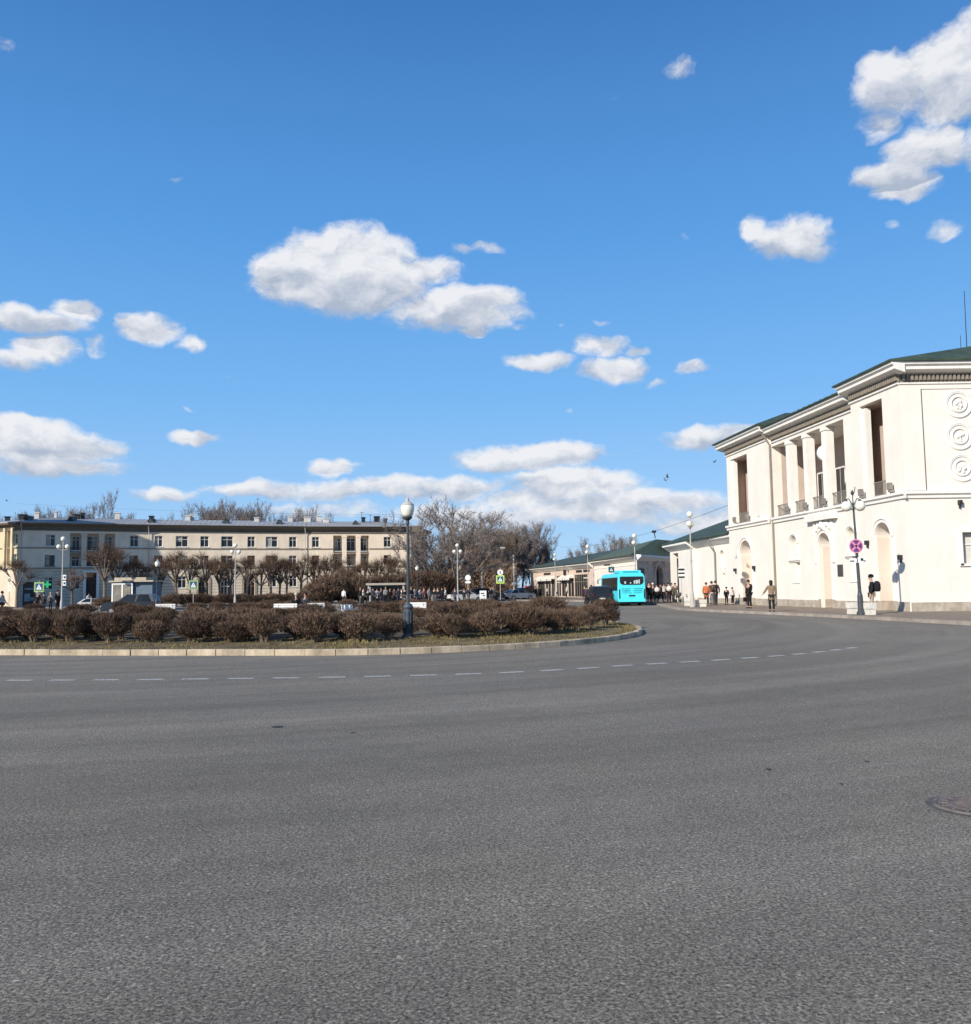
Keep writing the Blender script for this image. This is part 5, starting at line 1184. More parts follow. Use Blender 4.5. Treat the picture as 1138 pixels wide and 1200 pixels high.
# utility poles with street lights
for px, yt, Y, arm, lab in ((565, 664, 118, -.0, 'short pale pole left of the crossing sign before the wood'), (602.5, 650, 125, 0, 'tall grey utility pole right of the crossing sign before the wood'), (581, 649, 135, 1, 'thin pole with two street lights in front of the wood')):
    z = at(px, yt, Y).z; r = empty('utility_pole', (X(px, Y), Y, 0), lab, 'pole', local=True); mb = MB(); mb.tube((0, 0, 0), (0, 0, z), .13 if not arm else .07, .1 if not arm else .05, 8); mb.build('pole', M_CONC if not arm else M_POLE, r)
    if arm:
        for (hx, hy) in ((571, 649), (589, 642)):
            t = at(hx, hy, Y) - Vector((X(px, Y), Y, 0)); mb = MB(); mb.path([(0, 0, z - .6), (t.x * .5, 0, t.z + .15), (t.x, t.y, t.z)], .03, 5); mb.build('arm', M_POLE, r); mb = MB(); mb.box(t.x, t.y, t.z, .75, .3, .16); mb.build('lamp_head', M_POLEL, r)
    elif px < 600: mb = MB(); mb.path([(0, 0, z), (-.6, 0, z + .25)], .05, 5); mb.box(-.8, 0, z + .25, .6, .25, .14); mb.build('lamp_head', M_POLEL, r)
    else: mb = MB(); mb.box(0, -.15, 2.3, .6, .03, .3); mb.build('sign_plate', M_WHITE, r)

# ---------------------------------------------------------------- kiosk, shelter, benches
Y = 86; kx = X(160, Y); kk_ = empty('kiosk', (kx, Y, .12), 'small kiosk with white framed windows and cream flat roof behind the dark car', 'kiosk')
mb = MB(); mb.box(kx - .85, Y, 1.45, 1.9, 2.4, 2.5, .0); mb.box(kx + 1.0, Y + .1, 1.45, 1.75, 2.2, 2.45, 0); mb.build('body', mat('kiosk_bluegrey', (.10, .14, .19), .6, .15, 2), kk_)
mb = MB(); 
for x0 in (-1.8, -.87, .05): mb.box(kx + x0, Y - 1.23, 1.5, .13, .06, 2.2)
mb.box(kx - .87, Y - 1.23, 2.55, 1.95, .07, .14); mb.box(kx - .87, Y - 1.23, .55, 1.95, .07, .5); wf = mb.build('window_frame', M_WHITE, kk_)
mb = MB(); mb.box(kx - .87, Y - 1.215, 1.6, 1.8, .02, 1.8); mb.build('pane', mat('kiosk_pane', (.22, .20, .16), .2, .3, 2), wf)
mb = MB(); mb.box(kx, Y, 2.78, 4.2, 2.9, .14); mb.box(kx - .2, Y, 3.0, 3.0, 2.2, .28); mb.build('roof', mat('kiosk_roof', (.42, .36, .27), .8, .2, 2), kk_)
Y = 97; x0, x1 = X(430, Y), X(476, Y); zs_ = at(452, 684.5, Y).z; sh = empty('bus_shelter', ((x0 + x1) / 2, Y, .12), 'flat roofed bus shelter with waiting people left of the nearest lamp', 'bus shelter')
mb = MB(); mb.box((x0 + x1) / 2, Y, zs_, x1 - x0, 1.8, .22); mb.build('roof', mat('shelter_roof', (.35, .31, .26), .7, .1, 2), sh)
mb = MB()
for x in (x0 + .25, x1 - .25):
    for y in (-.7, .7): mb.tube((x, Y + y, .1), (x, Y + y, zs_), .05, .05, 6)
mb.build('frame', M_WHITE, sh)
mb = MB(); mb.box((x0 + x1) / 2, Y + .72, 1.25, x1 - x0 - .6, .03, 1.7); mb.build('glass_wall', M_GLASS, sh)
M_BENCH = mat('bench_white', (.72, .70, .66), .6, .08, 3)
def bench(px, py_top, Y, w_, lab, rz=0):
    r = empty('park_bench', (X(px, Y), Y, .21), lab, 'bench', 'white benches on the island', rz)
    def lb(mb, n): o = mb.build(n, M_BENCH, None); o.parent = r
    mb = MB()
    for k in range(4): mb.box(0, -.25 + .14 * k, .44, w_, .11, .04)
    lb(mb, 'seat'); mb = MB()
    for k in range(3): mb.box(0, .26 + .03 * k, .53 + .1 * k, w_, .035, .085)
    lb(mb, 'backrest')
    for s in (-1, 1): mb = MB(); mb.box(s * (w_ / 2 - .2), 0, .21, .12, .55, .42); mb.box(s * (w_ / 2 - .2), .27, .58, .08, .06, .3); lb(mb, 'leg')
bench(333, 708, 46, 1.2, 'white park bench left of the seated person on the island'); bench(371, 712, 47, .9, 'small white park bench right of the seated person on the island', .3); bench(412, 716, 41, .7, 'white bench half hidden by the bushes left of the nearest lamp', .9)
bench(193, 716, 52, 1.1, 'pale bench beside the single lantern lamp at the left', .2); bench(487, 717, 44, 1.0, 'pale bench seen between bushes right of the nearest lamp')

# ---------------------------------------------------------------- vehicles
M_TYRE = mat('tyre', (.02, .02, .02), .85, .2, 8); M_RIM = mat('rim', (.35, .35, .36), .35, .1, metal=.8)
M_BUS = mat('bus_turquoise', (.075, .68, .80), .35, .05, 1, spec=.5); M_BUSD = mat('bus_teal', (.015, .30, .36), .45, .1)
M_TAIL = mat('tail_light', (.12, .012, .012), .3, .2)
def cyl_x(mb, x0, x1, y, z, r, n=20): mb.tube((x0, y, z), (x1, y, z), r, r, n)
bus = empty('city_bus', (0, 0, 0), 'turquoise city bus seen from behind, stopped at the kerb', 'bus')
def lob(mb, n, m, par=bus, smooth=False): o = mb.build(n, m, None, smooth); o.parent = par; return o
W_, L_, H0, H1 = 2.35, 10.2, .34, 2.78
prof_ = [(-W_ / 2, H0 + .15), (-W_ / 2 + .06, H0), (W_ / 2 - .06, H0), (W_ / 2, H0 + .15), (W_ / 2, 1.3), (W_ / 2 - .05, 2.45), (W_ / 2 - .16, 2.68), (W_ / 2 - .35, H1), (-W_ / 2 + .35, H1), (-W_ / 2 + .16, 2.68), (-W_ / 2 + .05, 2.45), (-W_ / 2, 1.3)]
mb = MB(); loops = []
for (y, s, dz) in ((0.0, .94, 0), (.06, .985, 0), (.18, 1, 0), (L_ - .35, 1, 0), (L_ - .1, .97, 0), (L_, .9, -.03)):
    loops.append([Vector((x * s, y, 1.5 + (z - 1.5) * (s * .35 + .65) + dz)) for x, z in prof_])
for a, b in zip(loops, loops[1:]):
    for i in range(12): j = (i + 1) % 12; mb.face([a[i], a[j], b[j], b[i]])
mb.face(loops[0][::-1]); mb.face(loops[-1]); lob(mb, 'body', M_BUS)
mb = MB(); y = -.012; pts = [(-.99, 2.42), (-1.0, 2.0), (-.9, 1.83), (-.72, 1.76), (.72, 1.76), (.9, 1.83), (1.0, 2.0), (.99, 2.42), (.9, 2.46), (-.9, 2.46)]
mb.face([(x, y, z) for x, z in pts]); mb.face([(x, .0, z) for x, z in pts][::-1]); [mb.face([(pts[i][0], y, pts[i][1]), (pts[i - 1][0], y, pts[i - 1][1]), (pts[i - 1][0], 0, pts[i - 1][1]), (pts[i][0], 0, pts[i][1])]) for i in range(10)]
rw = lob(mb, 'rear_window', M_GLASS)
mb = MB(); 
for x, w2, h in ((-.55, .12, .2), (-.1, .1, .12), (.22, .1, .26), (.42, .2, .3), (.62, .1, .34)): mb.box(x, -.016, 1.86 + h / 2, w2, .004, h)
lob(mb, 'rear_sticker', mat('sticker_pale', (.45, .55, .55), .6, .3, 9), rw)
for s in (-1, 1):
    mb = MB(); mb.box(s * 1.04, -.01, 1.05, .1, .03, .7); mb.box(s * 1.04, -.015, .62, .1, .03, .12); tl = lob(mb, 'tail_light', M_BLACK); mb = MB(); mb.box(s * 1.04, -.03, 1.2, .06, .01, .18); lob(mb, 'lens', M_TAIL, tl)
mb = MB(); rg = random.Random(2)
for cx in (-.48, .5):
    for cz, h in ((1.44, .09), (1.27, .12), (1.1, .07)):
        x = cx - .36
        while x < cx + .34: d_ = rg.uniform(.05, .16); mb.box(x + d_ / 2, -.012, cz, d_, .008, h * rg.uniform(.6, 1)); x += d_ + .03
lob(mb, 'rear_lettering', M_BUSD)
mb = MB(); mb.box(0, -.02, .86, .52, .02, .12); lob(mb, 'number_plate', M_BLACK); mb = MB(); mb.box(0, -.012, .7, 1.8, .02, .03); mb.box(0, -.04, .48, 2.18, .14, .26); lob(mb, 'bumper', M_BUS)
mb = MB(); mb.box(0, L_ / 2, .3, 2.1, L_ - .6, .2); lob(mb, 'chassis', M_BLACK)
for s in (-1, 1):
    x = s * (W_ / 2 + .003); y0 = .35; k = 0
    while y0 < L_ - 1.2:
        if not (s > 0 and k in (2, 5)):
            mb = MB(); mb.hexa([Vector(q) for q in ((x - s * .02, y0, 1.28), (x - s * .02, y0 + 1.2, 1.28), (x + s * .004, y0 + 1.2, 1.28), (x + s * .004, y0, 1.28), (x - s * .07, y0, 2.4), (x - s * .07, y0 + 1.2, 2.4), (x - s * .04, y0 + 1.2, 2.4), (x - s * .04, y0, 2.4))]); lob(mb, 'side_window', M_GLASS)
        y0 += 1.26; k += 1
    if s > 0:
        for y0 in (2.85, 6.65): mb = MB(); mb.box(x, y0 + .6, 1.3, .02, 1.1, 1.9); lob(mb, 'door', M_GLASS)
    for yy in (2.3, 7.6):
        mb = MB(); cyl_x(mb, s * (W_ / 2 - .28), s * (W_ / 2 - .01), yy, .45, .45); tw = lob(mb, 'wheel', M_TYRE); mb = MB(); cyl_x(mb, s * (W_ / 2 - .02), s * (W_ / 2 + .01), yy, .45, .26); lob(mb, 'rim', M_RIM, tw)
        mb = MB(); n = 12; xa = s * (W_ / 2 + .004)
        for q in range(n): a, b = math.pi * q / n, math.pi * (q + 1) / n; mb.face([(xa, yy + .5 * math.cos(a), .42 + .5 * math.sin(a)), (xa, yy + .58 * math.cos(a), .42 + .58 * math.sin(a)), (xa, yy + .58 * math.cos(b), .42 + .58 * math.sin(b)), (xa, yy + .5 * math.cos(b), .42 + .5 * math.sin(b))])
        lob(mb, 'wheel_arch', M_BLACK)
    mb = MB(); mb.path([(s * 1.05, L_ - .1, 2.4), (s * 1.35, L_ + .15, 2.3)], .025, 5); mb.box(s * 1.36, L_ + .15, 2.1, .08, .18, .4); lob(mb, 'mirror', M_BLACK)
mb = MB(); mb.prism([(-.85, .4), (.85, .4), (.95, .9), (.95, 3.2), (-.95, 3.2), (-.95, .9)], 2.76, 2.98); lob(mb, 'roof_unit', M_BUS); mb = MB(); mb.box(0, .6, 2.86, 1.3, .45, .1); lob(mb, 'roof_grille', M_BUSD)
bus.location = (X(740.5, 75.2), 75.2, 0); bus.rotation_euler = (0, 0, R(1))
bus.scale = (1, 1, 1.0)

def make_car(name, colr, kind='hatch', rough=.3):
    r = empty(name); cm = mat('paint_%d_%d_%d' % tuple(int(c * 999) for c in colr), colr, rough, .05, 1, spec=.6); w_ = .9
    if kind == 'suv': low = [(0, .35), (-.02, .75), (.05, 1.05), (3.3, 1.1), (4.25, .98), (4.42, .7), (4.4, .35)]; up_ = [(.12, 1.05), (.35, 1.62), (.8, 1.70), (2.4, 1.68), (3.25, 1.10)]
    else: low = [(0, .32), (-.03, .7), (.08, .95), (3.1, .98), (4.1, .84), (4.35, .6), (4.33, .32)]; up_ = [(.15, .95), (.75, 1.38), (1.2, 1.45), (2.2, 1.43), (3.15, .98)]
    if kind == 'van': low = [(0, .35), (-.02, .9), (0, 1.2), (3.9, 1.2), (4.5, 1.0), (4.75, .8), (4.75, .35)]; up_ = [(.02, 1.2), (.15, 1.95), (.4, 2.0), (3.1, 1.98), (4.0, 1.2)]
    def lo(mb, n, m, par=r, smooth=False): o = mb.build(n, m, None, smooth); o.parent = par; return o
    mb = MB(); A = [Vector((-w_, y, z)) for y, z in low]; B = [Vector((w_, y, z)) for y, z in low]; Ai = [Vector((-w_ + .05, y, z + (0.02 if z > .6 else 0))) for y, z in low]; Bi = [Vector((w_ - .05, y, z + (0.02 if z > .6 else 0))) for y, z in low]; n = len(low)
    mb.face(A[::-1]); mb.face(B)
    for i in range(n):
        j = (i + 1) % n; mb.face([A[i], Ai[i], Ai[j], A[j]]); mb.face([Bi[i], B[i], B[j], Bi[j]]); mb.face([Ai[i], Bi[i], Bi[j], Ai[j]])
    C0 = [Vector((-w_ + .04 + (z - 1) * .22, y, z)) for y, z in up_]; D0 = [Vector((w_ - .04 - (z - 1) * .22, y, z)) for y, z in up_]
    mb.face(C0[::-1]); mb.face(D0)
    for i in range(len(up_) - 1): mb.face([C0[i], D0[i], D0[i + 1], C0[i + 1]])
    body = lo(mb, 'body', cm)
    def glassq(a, b, c, d, nn_, nm='window'):
        mb = MB(); off = nn_ * .008; mb.face([q + off for q in (a, b, c, d)]); lo(mb, nm, M_GLASS)
    def inset4(a, b, c, d, t=.1):
        ce_ = (a + b + c + d) / 4; return [q.lerp(ce_, t) for q in (a, b, c, d)]
    i = 0; glassq(*inset4(C0[0], D0[0], D0[1], C0[1], .12), Vector((0, -1, .4)), 'rear_window'); glassq(*inset4(C0[-1], D0[-1], D0[-2], C0[-2], .1), Vector((0, 1, .4)), 'windscreen')
    for S, sg in ((C0, -1), (D0, 1)):
        m0 = S[0].lerp(S[-1], .5); m1 = S[2].lerp(S[3], .45); 
        glassq(*inset4(S[0].lerp(S[-1], .06), m0, m1, S[1].lerp(S[2], .6), .1), Vector((sg, 0, .2))); glassq(*inset4(m0, S[-1].lerp(S[0], .05), S[3], m1, .1), Vector((sg, 0, .2)))
        for y in (.78, low[-1][0] - .85):
            mb = MB(); cyl_x(mb, sg * (w_ - .2), sg * (w_ + .015), y, .33, .33, 18); wh = lo(mb, 'wheel', M_TYRE); mb = MB(); cyl_x(mb, sg * (w_ + .0), sg * (w_ + .025), y, .33, .2, 12); lo(mb, 'rim', M_RIM, wh)
        zt = low[2][1] - .12; mb = MB(); mb.box(sg * .80, .0, zt, .13, .1, .2); lo(mb, 'tail_light', M_TAIL); mb = MB(); mb.box(sg * .68, low[-2][0] - .03, .72, .32, .12, .14); lo(mb, 'headlight', M_WHITE)
        mb = MB(); mb.box(sg * (w_ + .08), up_[-1][0] - .1, 1.08, .16, .1, .12); lo(mb, 'mirror', M_BLACK)
    mb = MB(); mb.box(0, -.04, .62, .52, .02, .12); lo(mb, 'number_plate', M_WHITE); mb = MB(); mb.box(0, -.02, .42, 1.7, .12, .18); mb.box(0, low[-1][0], .42, 1.7, .12, .18); lo(mb, 'bumper', M_BLACK)
    return r
c = make_car('parked_car', (.012, .014, .018), 'suv'); c.location = (9.95, 77.5, 0); c.rotation_euler = (0, 0, R(2)); tag(c, 'black sport utility car seen from behind, left of the turquoise bus', 'car')
c = make_car('parked_car', (.012, .018, .028), 'suv'); c.location = (X(187, 74), 74, -.12); c.rotation_euler = (0, 0, R(92)); tag(c, 'long dark blue car seen from the side in front of the kiosk', 'car')
c = make_car('parked_car', (.02, .02, .022), 'suv'); c.location = (X(552, 118), 118, 0); c.rotation_euler = (0, 0, R(-80)); tag(c, 'black car left of the white board before the wood', 'car')
c = make_car('parked_car', (.45, .46, .47), 'hatch'); c.location = (X(592, 122), 122, 0); c.rotation_euler = (0, 0, R(-60)); tag(c, 'silver grey car right of the crossing sign before the wood', 'car')
c = make_car('parked_car', (.04, .04, .045), 'suv'); c.location = (X(608, 126), 126, 0); c.rotation_euler = (0, 0, R(-40)); tag(c, 'dark car beside the tall utility pole and the red stand', 'car')
c = make_car('parked_car', (.55, .55, .54), 'hatch'); c.location = (X(526, 108), 108, 0); c.rotation_euler = (0, 0, R(-65)); tag(c, 'pale car left of the white lamp below the big tree', 'car')
c = make_car('parked_car', (.6, .6, .6), 'hatch'); c.location = (X(92, 93), 93, 0.02); c.rotation_euler = (0, 0, R(-75)); c.scale = (.85, .8, .8); tag(c, 'small white car with dark roof between the two trees by the dark portal', 'car')
# red stand with two white balls by the shops
q = Vector((X(618, 128), 128, .14)); r = empty('red_stand', q, 'bright red stand topped by two white balls, left of the shop row', 'stand'); mb = MB(); mb.box(q.x, q.y, .75, .5, .5, 1.2); mb.lathe([(.55, 0), (.5, .1), (.2, .5), (.35, 1.0), (.5, 1.3), (.3, 1.6)], q.x, q.y, .3, 12); mb.build('body', mat('paint_red', (.62, .015, .03), .5, .1), r)
for s in (-1, 1): mb = MB(); mb.ball((q.x + s * .28, q.y, 2.05), .2, 10); mb.build('ball', M_WHITE, r, True)

# ---------------------------------------------------------------- people
def skin_mesh(name, verts, edges, radii, root=0, sub=1):
    me = bpy.data.meshes.new(name); me.from_pydata([Vector(v) for v in verts], edges, []); o = bpy.data.objects.new(name, me); col.objects.link(o)
    m = o.modifiers.new('s', 'SKIN'); m.use_smooth_shade = True
    for i, sv_ in enumerate(me.skin_vertices[0].data): rr_2 = radii[i]; sv_.radius = rr_2 if isinstance(rr_2, tuple) else (rr_2, rr_2); sv_.use_root = (i == root)
    if sub: s_ = o.modifiers.new('u', 'SUBSURF'); s_.levels = sub; s_.render_levels = sub
    dg = bpy.context.evaluated_depsgraph_get(); nm = bpy.data.meshes.new_from_object(o.evaluated_get(dg)); bpy.data.objects.remove(o); bpy.data.meshes.remove(me); nm.name = name; return nm
POSE = {}
def pose_data(pose):
    """joint positions, figure faces -Y; z up, 1.75 m"""
    J = dict(pel=(0, 0, .95), spi=(0, .01, 1.14), che=(0, 0, 1.34), nk=(0, .01, 1.50), hb=(0, -.01, 1.58), hm=(0, -.02, 1.66), ht=(0, -.005, 1.735), no=(0, -.115, 1.645))
    for s, k in ((-1, 'l'), (1, 'r')):
        J['sh' + k] = (s * .18, .01, 1.42); J['el' + k] = (s * .235, .03, 1.14); J['wr' + k] = (s * .23, -.04, .90); J['pa' + k] = (s * .23, -.055, .83)
        J['hi' + k] = (s * .09, 0, .90); J['kn' + k] = (s * .10, -.015, .50); J['an' + k] = (s * .105, .02, .09); J['to' + k] = (s * .125, -.14, .04)
    if pose == 'walk':
        J.update(knl=(-.09, -.17, .52), anl=(-.09, -.20, .10), tol=(-.10, -.36, .05), knr=(.09, .06, .51), anr=(.10, .30, .14), tor=(.11, .18, .04), ell=(-.25, .10, 1.15), wrl=(-.24, .12, .92), pal=(-.24, .11, .85), elr=(.24, -.04, 1.14), wrr=(.22, -.20, .95), par=(.22, -.25, .89))
    if pose == 'pockets':
        J.update(ell=(-.27, .05, 1.15), wrl=(-.19, -.08, .97), pal=(-.16, -.11, .92), elr=(.27, .05, 1.15), wrr=(.19, -.08, .97), par=(.16, -.11, .92))
    if pose == 'phone':
        J.update(elr=(.24, -.02, 1.15), wrr=(.14, -.24, 1.25), par=(.11, -.28, 1.30), hb=(0, -.03, 1.575), hm=(0, -.06, 1.645), ht=(0, -.06, 1.72), no=(0, -.15, 1.62))
    if pose == 'armout':
        J.update(elr=(.32, -.05, 1.18), wrr=(.44, -.12, 1.0), par=(.49, -.13, .95))
    if pose == 'sit':
        J.update({k: (v[0], v[1] + (.0), v[2] - .45) for k, v in J.items() if k[:2] not in ('kn', 'an', 'to')}); J.update(knl=(-.12, -.42, .50), knr=(.12, -.42, .50), anl=(-.12, -.40, .09), anr=(.12, -.40, .09), tol=(-.13, -.55, .04), tor=(.13, -.55, .04), wrl=(-.15, -.25, .62), wrr=(.15, -.25, .62), pal=(-.12, -.31, .6), par=(.12, -.31, .6), ell=(-.24, -.02, .75), elr=(.24, -.02, .75))
    return J
def figure(pose):
    if pose in POSE: return POSE[pose]
    J = pose_data(pose); V = lambda k: Vector(J[k])
    names = ['pel', 'spi', 'che', 'nk', 'hb', 'hm', 'ht', 'no']; rad = dict(pel=(.15, .11), spi=(.13, .10), che=(.15, .11), nk=.055, hb=.075, hm=(.085, .10), ht=.06, no=.014)
    E = [('pel', 'spi'), ('spi', 'che'), ('che', 'nk'), ('nk', 'hb'), ('hb', 'hm'), ('hm', 'ht'), ('hm', 'no')]
    for k in 'lr':
        names += ['sh' + k, 'el' + k, 'wr' + k, 'pa' + k, 'hi' + k, 'kn' + k, 'an' + k, 'to' + k]
        rad.update({'sh' + k: .058, 'el' + k: .042, 'wr' + k: (.026, .03), 'pa' + k: (.018, .036), 'hi' + k: .085, 'kn' + k: .058, 'an' + k: .040, 'to' + k: .032})
        E += [('che', 'sh' + k), ('sh' + k, 'el' + k), ('el' + k, 'wr' + k), ('wr' + k, 'pa' + k), ('pel', 'hi' + k), ('hi' + k, 'kn' + k), ('kn' + k, 'an' + k), ('an' + k, 'to' + k)]
        d = (V('pa' + k) - V('wr' + k)).normalized(); sd = Vector((0, 1, 0)).cross(d); sd = Vector((0, -1, 0)) if abs(d.y) < .8 else Vector((1 if k == 'l' else -1, 0, 0)); inw = d.cross(sd)
        for q in range(5):
            fn, fm = 'f%d%s' % (q, k), 'g%d%s' % (q, k); t = (q - 1.5) * .02
            if q < 4:
                ln = (.078, .085, .08, .062)[q]; J[fn] = tuple(V('pa' + k) + d * (.03 + ln * .45) + sd * t * -1); J[fm] = tuple(V('pa' + k) + d * (.03 + ln) + sd * t * -1 + Vector((0, -.015, 0)))
            else: J[fn] = tuple(V('wr' + k).lerp(V('pa' + k), .5) + sd * .038); J[fm] = tuple(V(fn) + d * .045 + sd * .015)
            names += [fn, fm]; rad[fn] = .0095; rad[fm] = .008; E += [('pa' + k if q < 4 else 'wr' + k, fn), (fn, fm)]
    idx = {n: i for i, n in enumerate(names)}
    body = skin_mesh('body', [J[n] for n in names], [(idx[a], idx[b]) for a, b in E], [rad[n] for n in names], idx['pel'])
    def sub(nm, keys, edges, rd, extra={}):
        JJ = dict(J); JJ.update(extra); ii = {n: i for i, n in enumerate(keys)}; return skin_mesh(nm, [JJ[n] for n in keys], [(ii[a], ii[b]) for a, b in edges], [rd[n] for n in keys], 0)
    c0 = V('pel'); low = tuple(c0 + Vector((0, .0, -.10)))
    jk = sub('jacket', ['spi', 'che', 'ck', 'low', 'shl', 'ell', 'wl', 'shr', 'elr', 'wr_'], [('low', 'spi'), ('spi', 'che'), ('che', 'ck'), ('che', 'shl'), ('shl', 'ell'), ('ell', 'wl'), ('che', 'shr'), ('shr', 'elr'), ('elr', 'wr_')],
        dict(spi=(.175, .14), che=(.185, .15), ck=(.09, .085), low=(.185, .15), shl=.085, shr=.085, ell=.066, elr=.066, wl=.05, wr_=.05), dict(ck=tuple(V('nk') + Vector((0, .01, -.03))), low=low, wl=tuple(V('ell').lerp(V('wrl'), .93)), wr_=tuple(V('elr').lerp(V('wrr'), .93))))
    ct = low if pose == 'sit' else tuple(c0 + Vector((0, 0, -.36)))
    coat = sub('coat', ['spi', 'che', 'ck', 'low', 'hem', 'shl', 'ell', 'wl', 'shr', 'elr', 'wr_'], [('hem', 'low'), ('low', 'spi'), ('spi', 'che'), ('che', 'ck'), ('che', 'shl'), ('shl', 'ell'), ('ell', 'wl'), ('che', 'shr'), ('shr', 'elr'), ('elr', 'wr_')],
        dict(spi=(.16, .13), che=(.18, .145), ck=(.09, .085), low=(.185, .155), hem=(.21, .18), shl=.082, shr=.082, ell=.066, elr=.066, wl=.05, wr_=.05), dict(ck=tuple(V('nk') + Vector((0, .01, -.03))), low=low, hem=ct if pose != 'sit' else tuple(c0 + Vector((0, -.15, -.08))), wl=tuple(V('ell').lerp(V('wrl'), .93)), wr_=tuple(V('elr').lerp(V('wrr'), .93))))
    tr = sub('trousers', ['pel', 'hil', 'knl', 'cl', 'hir', 'knr', 'cr'], [('pel', 'hil'), ('hil', 'knl'), ('knl', 'cl'), ('pel', 'hir'), ('hir', 'knr'), ('knr', 'cr')], dict(pel=(.165, .125), hil=.105, knl=.076, cl=.062, hir=.105, knr=.076, cr=.062), dict(cl=tuple(V('knl').lerp(V('anl'), .95)), cr=tuple(V('knr').lerp(V('anr'), .95))))
    sh_ = []
    for k in 'lr':
        a, t = V('an' + k), V('to' + k); f = (t - a); f.z = 0; f.normalize(); sh_.append(skin_mesh('shoe', [tuple(a + Vector((0, 0, -.01))), tuple(a - f * .04 + Vector((0, 0, -.04))), tuple(t + f * .03)], [(0, 1), (1, 2)], [.05, .048, .042], 1))
    hd = V('hm'); POSE[pose] = (body, jk, coat, tr, sh_, hd, V('che'), V('pal')); return POSE[pose]
M_SKIN = mat('skin', (.48, .29, .21), .6, .08, 6)
def cmat(c): return mat('cloth_%d_%d_%d' % tuple(int(x * 999) for x in c), c, .9, .25, 7, .3)
def person(px, Y, lab, pose='stand', top=(.02, .02, .022), bot=(.02, .022, .03), hair=(.03, .02, .015), rz=0, h=1.72, coat=False, bag=None, hat=None, zg=.14, long_hair=False, grp=None, hood=False):
    body, jk, ct, tr, sh_, hd, che, pal = figure(pose)
    r = empty('person', (X(px, Y), Y, zg + .0), lab, 'person', grp, rz); s = h / 1.75; r.scale = (s, s, s)
    def add(n, me, m): o = bpy.data.objects.new(n, me.copy()); o.data.materials.clear(); o.data.materials.append(m); col.objects.link(o); o.parent = r; return o
    add('body', body, M_SKIN); add('coat' if coat else 'jacket', ct if coat else jk, cmat(top)); add('trousers', tr, cmat(bot))
    for q in sh_: add('shoe', q, cmat((.025, .02, .02)) if bot[0] < .5 else cmat((.3, .28, .25)))
    mb = MB(); c_ = hd + Vector((0, .022, .02)); prof = [(max(.002, .108 * math.sin(math.pi * k / 8)), -.108 * 1.1 * math.cos(math.pi * k / 8)) for k in range(3 if not hat else 4, 9)]; mb.lathe(prof, c_.x, c_.y, c_.z, 12)
    if long_hair or hood: mb.ball(c_ + Vector((0, .03, -.10)), .10, 10, 1.2)
    o = mb.build('hood' if hood else 'hair', cmat(top) if hood else cmat(hair), None, True); o.parent = r
    if hat: mb = MB(); mb.lathe([(.118, -.01), (.12, .05), (.10, .11), (.04, .135), (.002, .137)], c_.x, c_.y, c_.z + .02, 12); o = mb.build('hat', cmat(hat), None, True); o.parent = r
    if bag:
        kind, bc = bag; mb = MB()
        if kind == 'backpack': c2 = che + Vector((0, .24, -.06)); mb.lathe([(.02, -.26), (.13, -.24), (.16, -.1), (.15, .1), (.11, .2), (.03, .24)], c2.x, c2.y, c2.z, 12)
        elif kind == 'round': c2 = che + Vector((0, .22, -.12)); mb.ball(c2, .26, 14)
        else: c2 = pal + Vector((-.02, 0, -.28)); mb.prism([(c2.x - .06, c2.y - .15), (c2.x + .06, c2.y - .15), (c2.x + .07, c2.y + .15), (c2.x - .07, c2.y + .15)], c2.z - .14, c2.z + .12); mb.path([(c2.x, c2.y - .1, c2.z + .1), pal, (c2.x, c2.y + .1, c2.z + .1)], .012, 5)
        o = mb.build('backpack' if kind != 'hand' else 'bag', cmat(bc), None, kind != 'hand'); o.parent = r
    return r
BLK = (.012, .012, .014); PI = math.pi
person(1021, 43.2, 'man in black jacket with a big black backpack and beige trousers beside the globe lamp', 'stand', BLK, (.42, .34, .25), rz=R(-115), h=1.82, bag=('backpack', BLK), hat=(.03, .03, .035))
person(903.5, 49.2, 'woman with dark hair in a tan coat and dark trousers walking on the pavement', 'armout', (.24, .17, .11), BLK, (.03, .018, .012), rz=R(170), h=1.68, coat=True, long_hair=True)
person(877.5, 57, 'man in black standing by the left station arch looking down', 'phone', BLK, BLK, rz=R(-60), h=1.80, bag=('hand', BLK))
person(827.5, 66, 'person in a long orange coat beside the couple in dark jackets', 'stand', (.45, .13, .05), (.02, .02, .02), (.12, .05, .03), rz=R(160), h=1.68, coat=True)
person(834, 67, 'person in brown jacket and light trousers, middle of the three by the low wing', 'walk', (.07, .05, .04), (.5, .46, .40), rz=R(170), h=1.76)
person(838.5, 67.6, 'person in dark grey jacket and jeans, right of the three by the low wing', 'walk', (.05, .045, .045), (.12, .13, .15), rz=R(175), h=1.80)
person(851, 68.5, 'seated person in black beside one in white by the station wall', 'pockets', BLK, BLK, rz=R(-40), h=1.3, hat=BLK)
person(858, 68.5, 'person in a white top and black trousers by the left pavilion wall', 'stand', (.65, .62, .58), BLK, rz=R(30), h=1.3)
grpR = 'people waiting beside the bus'
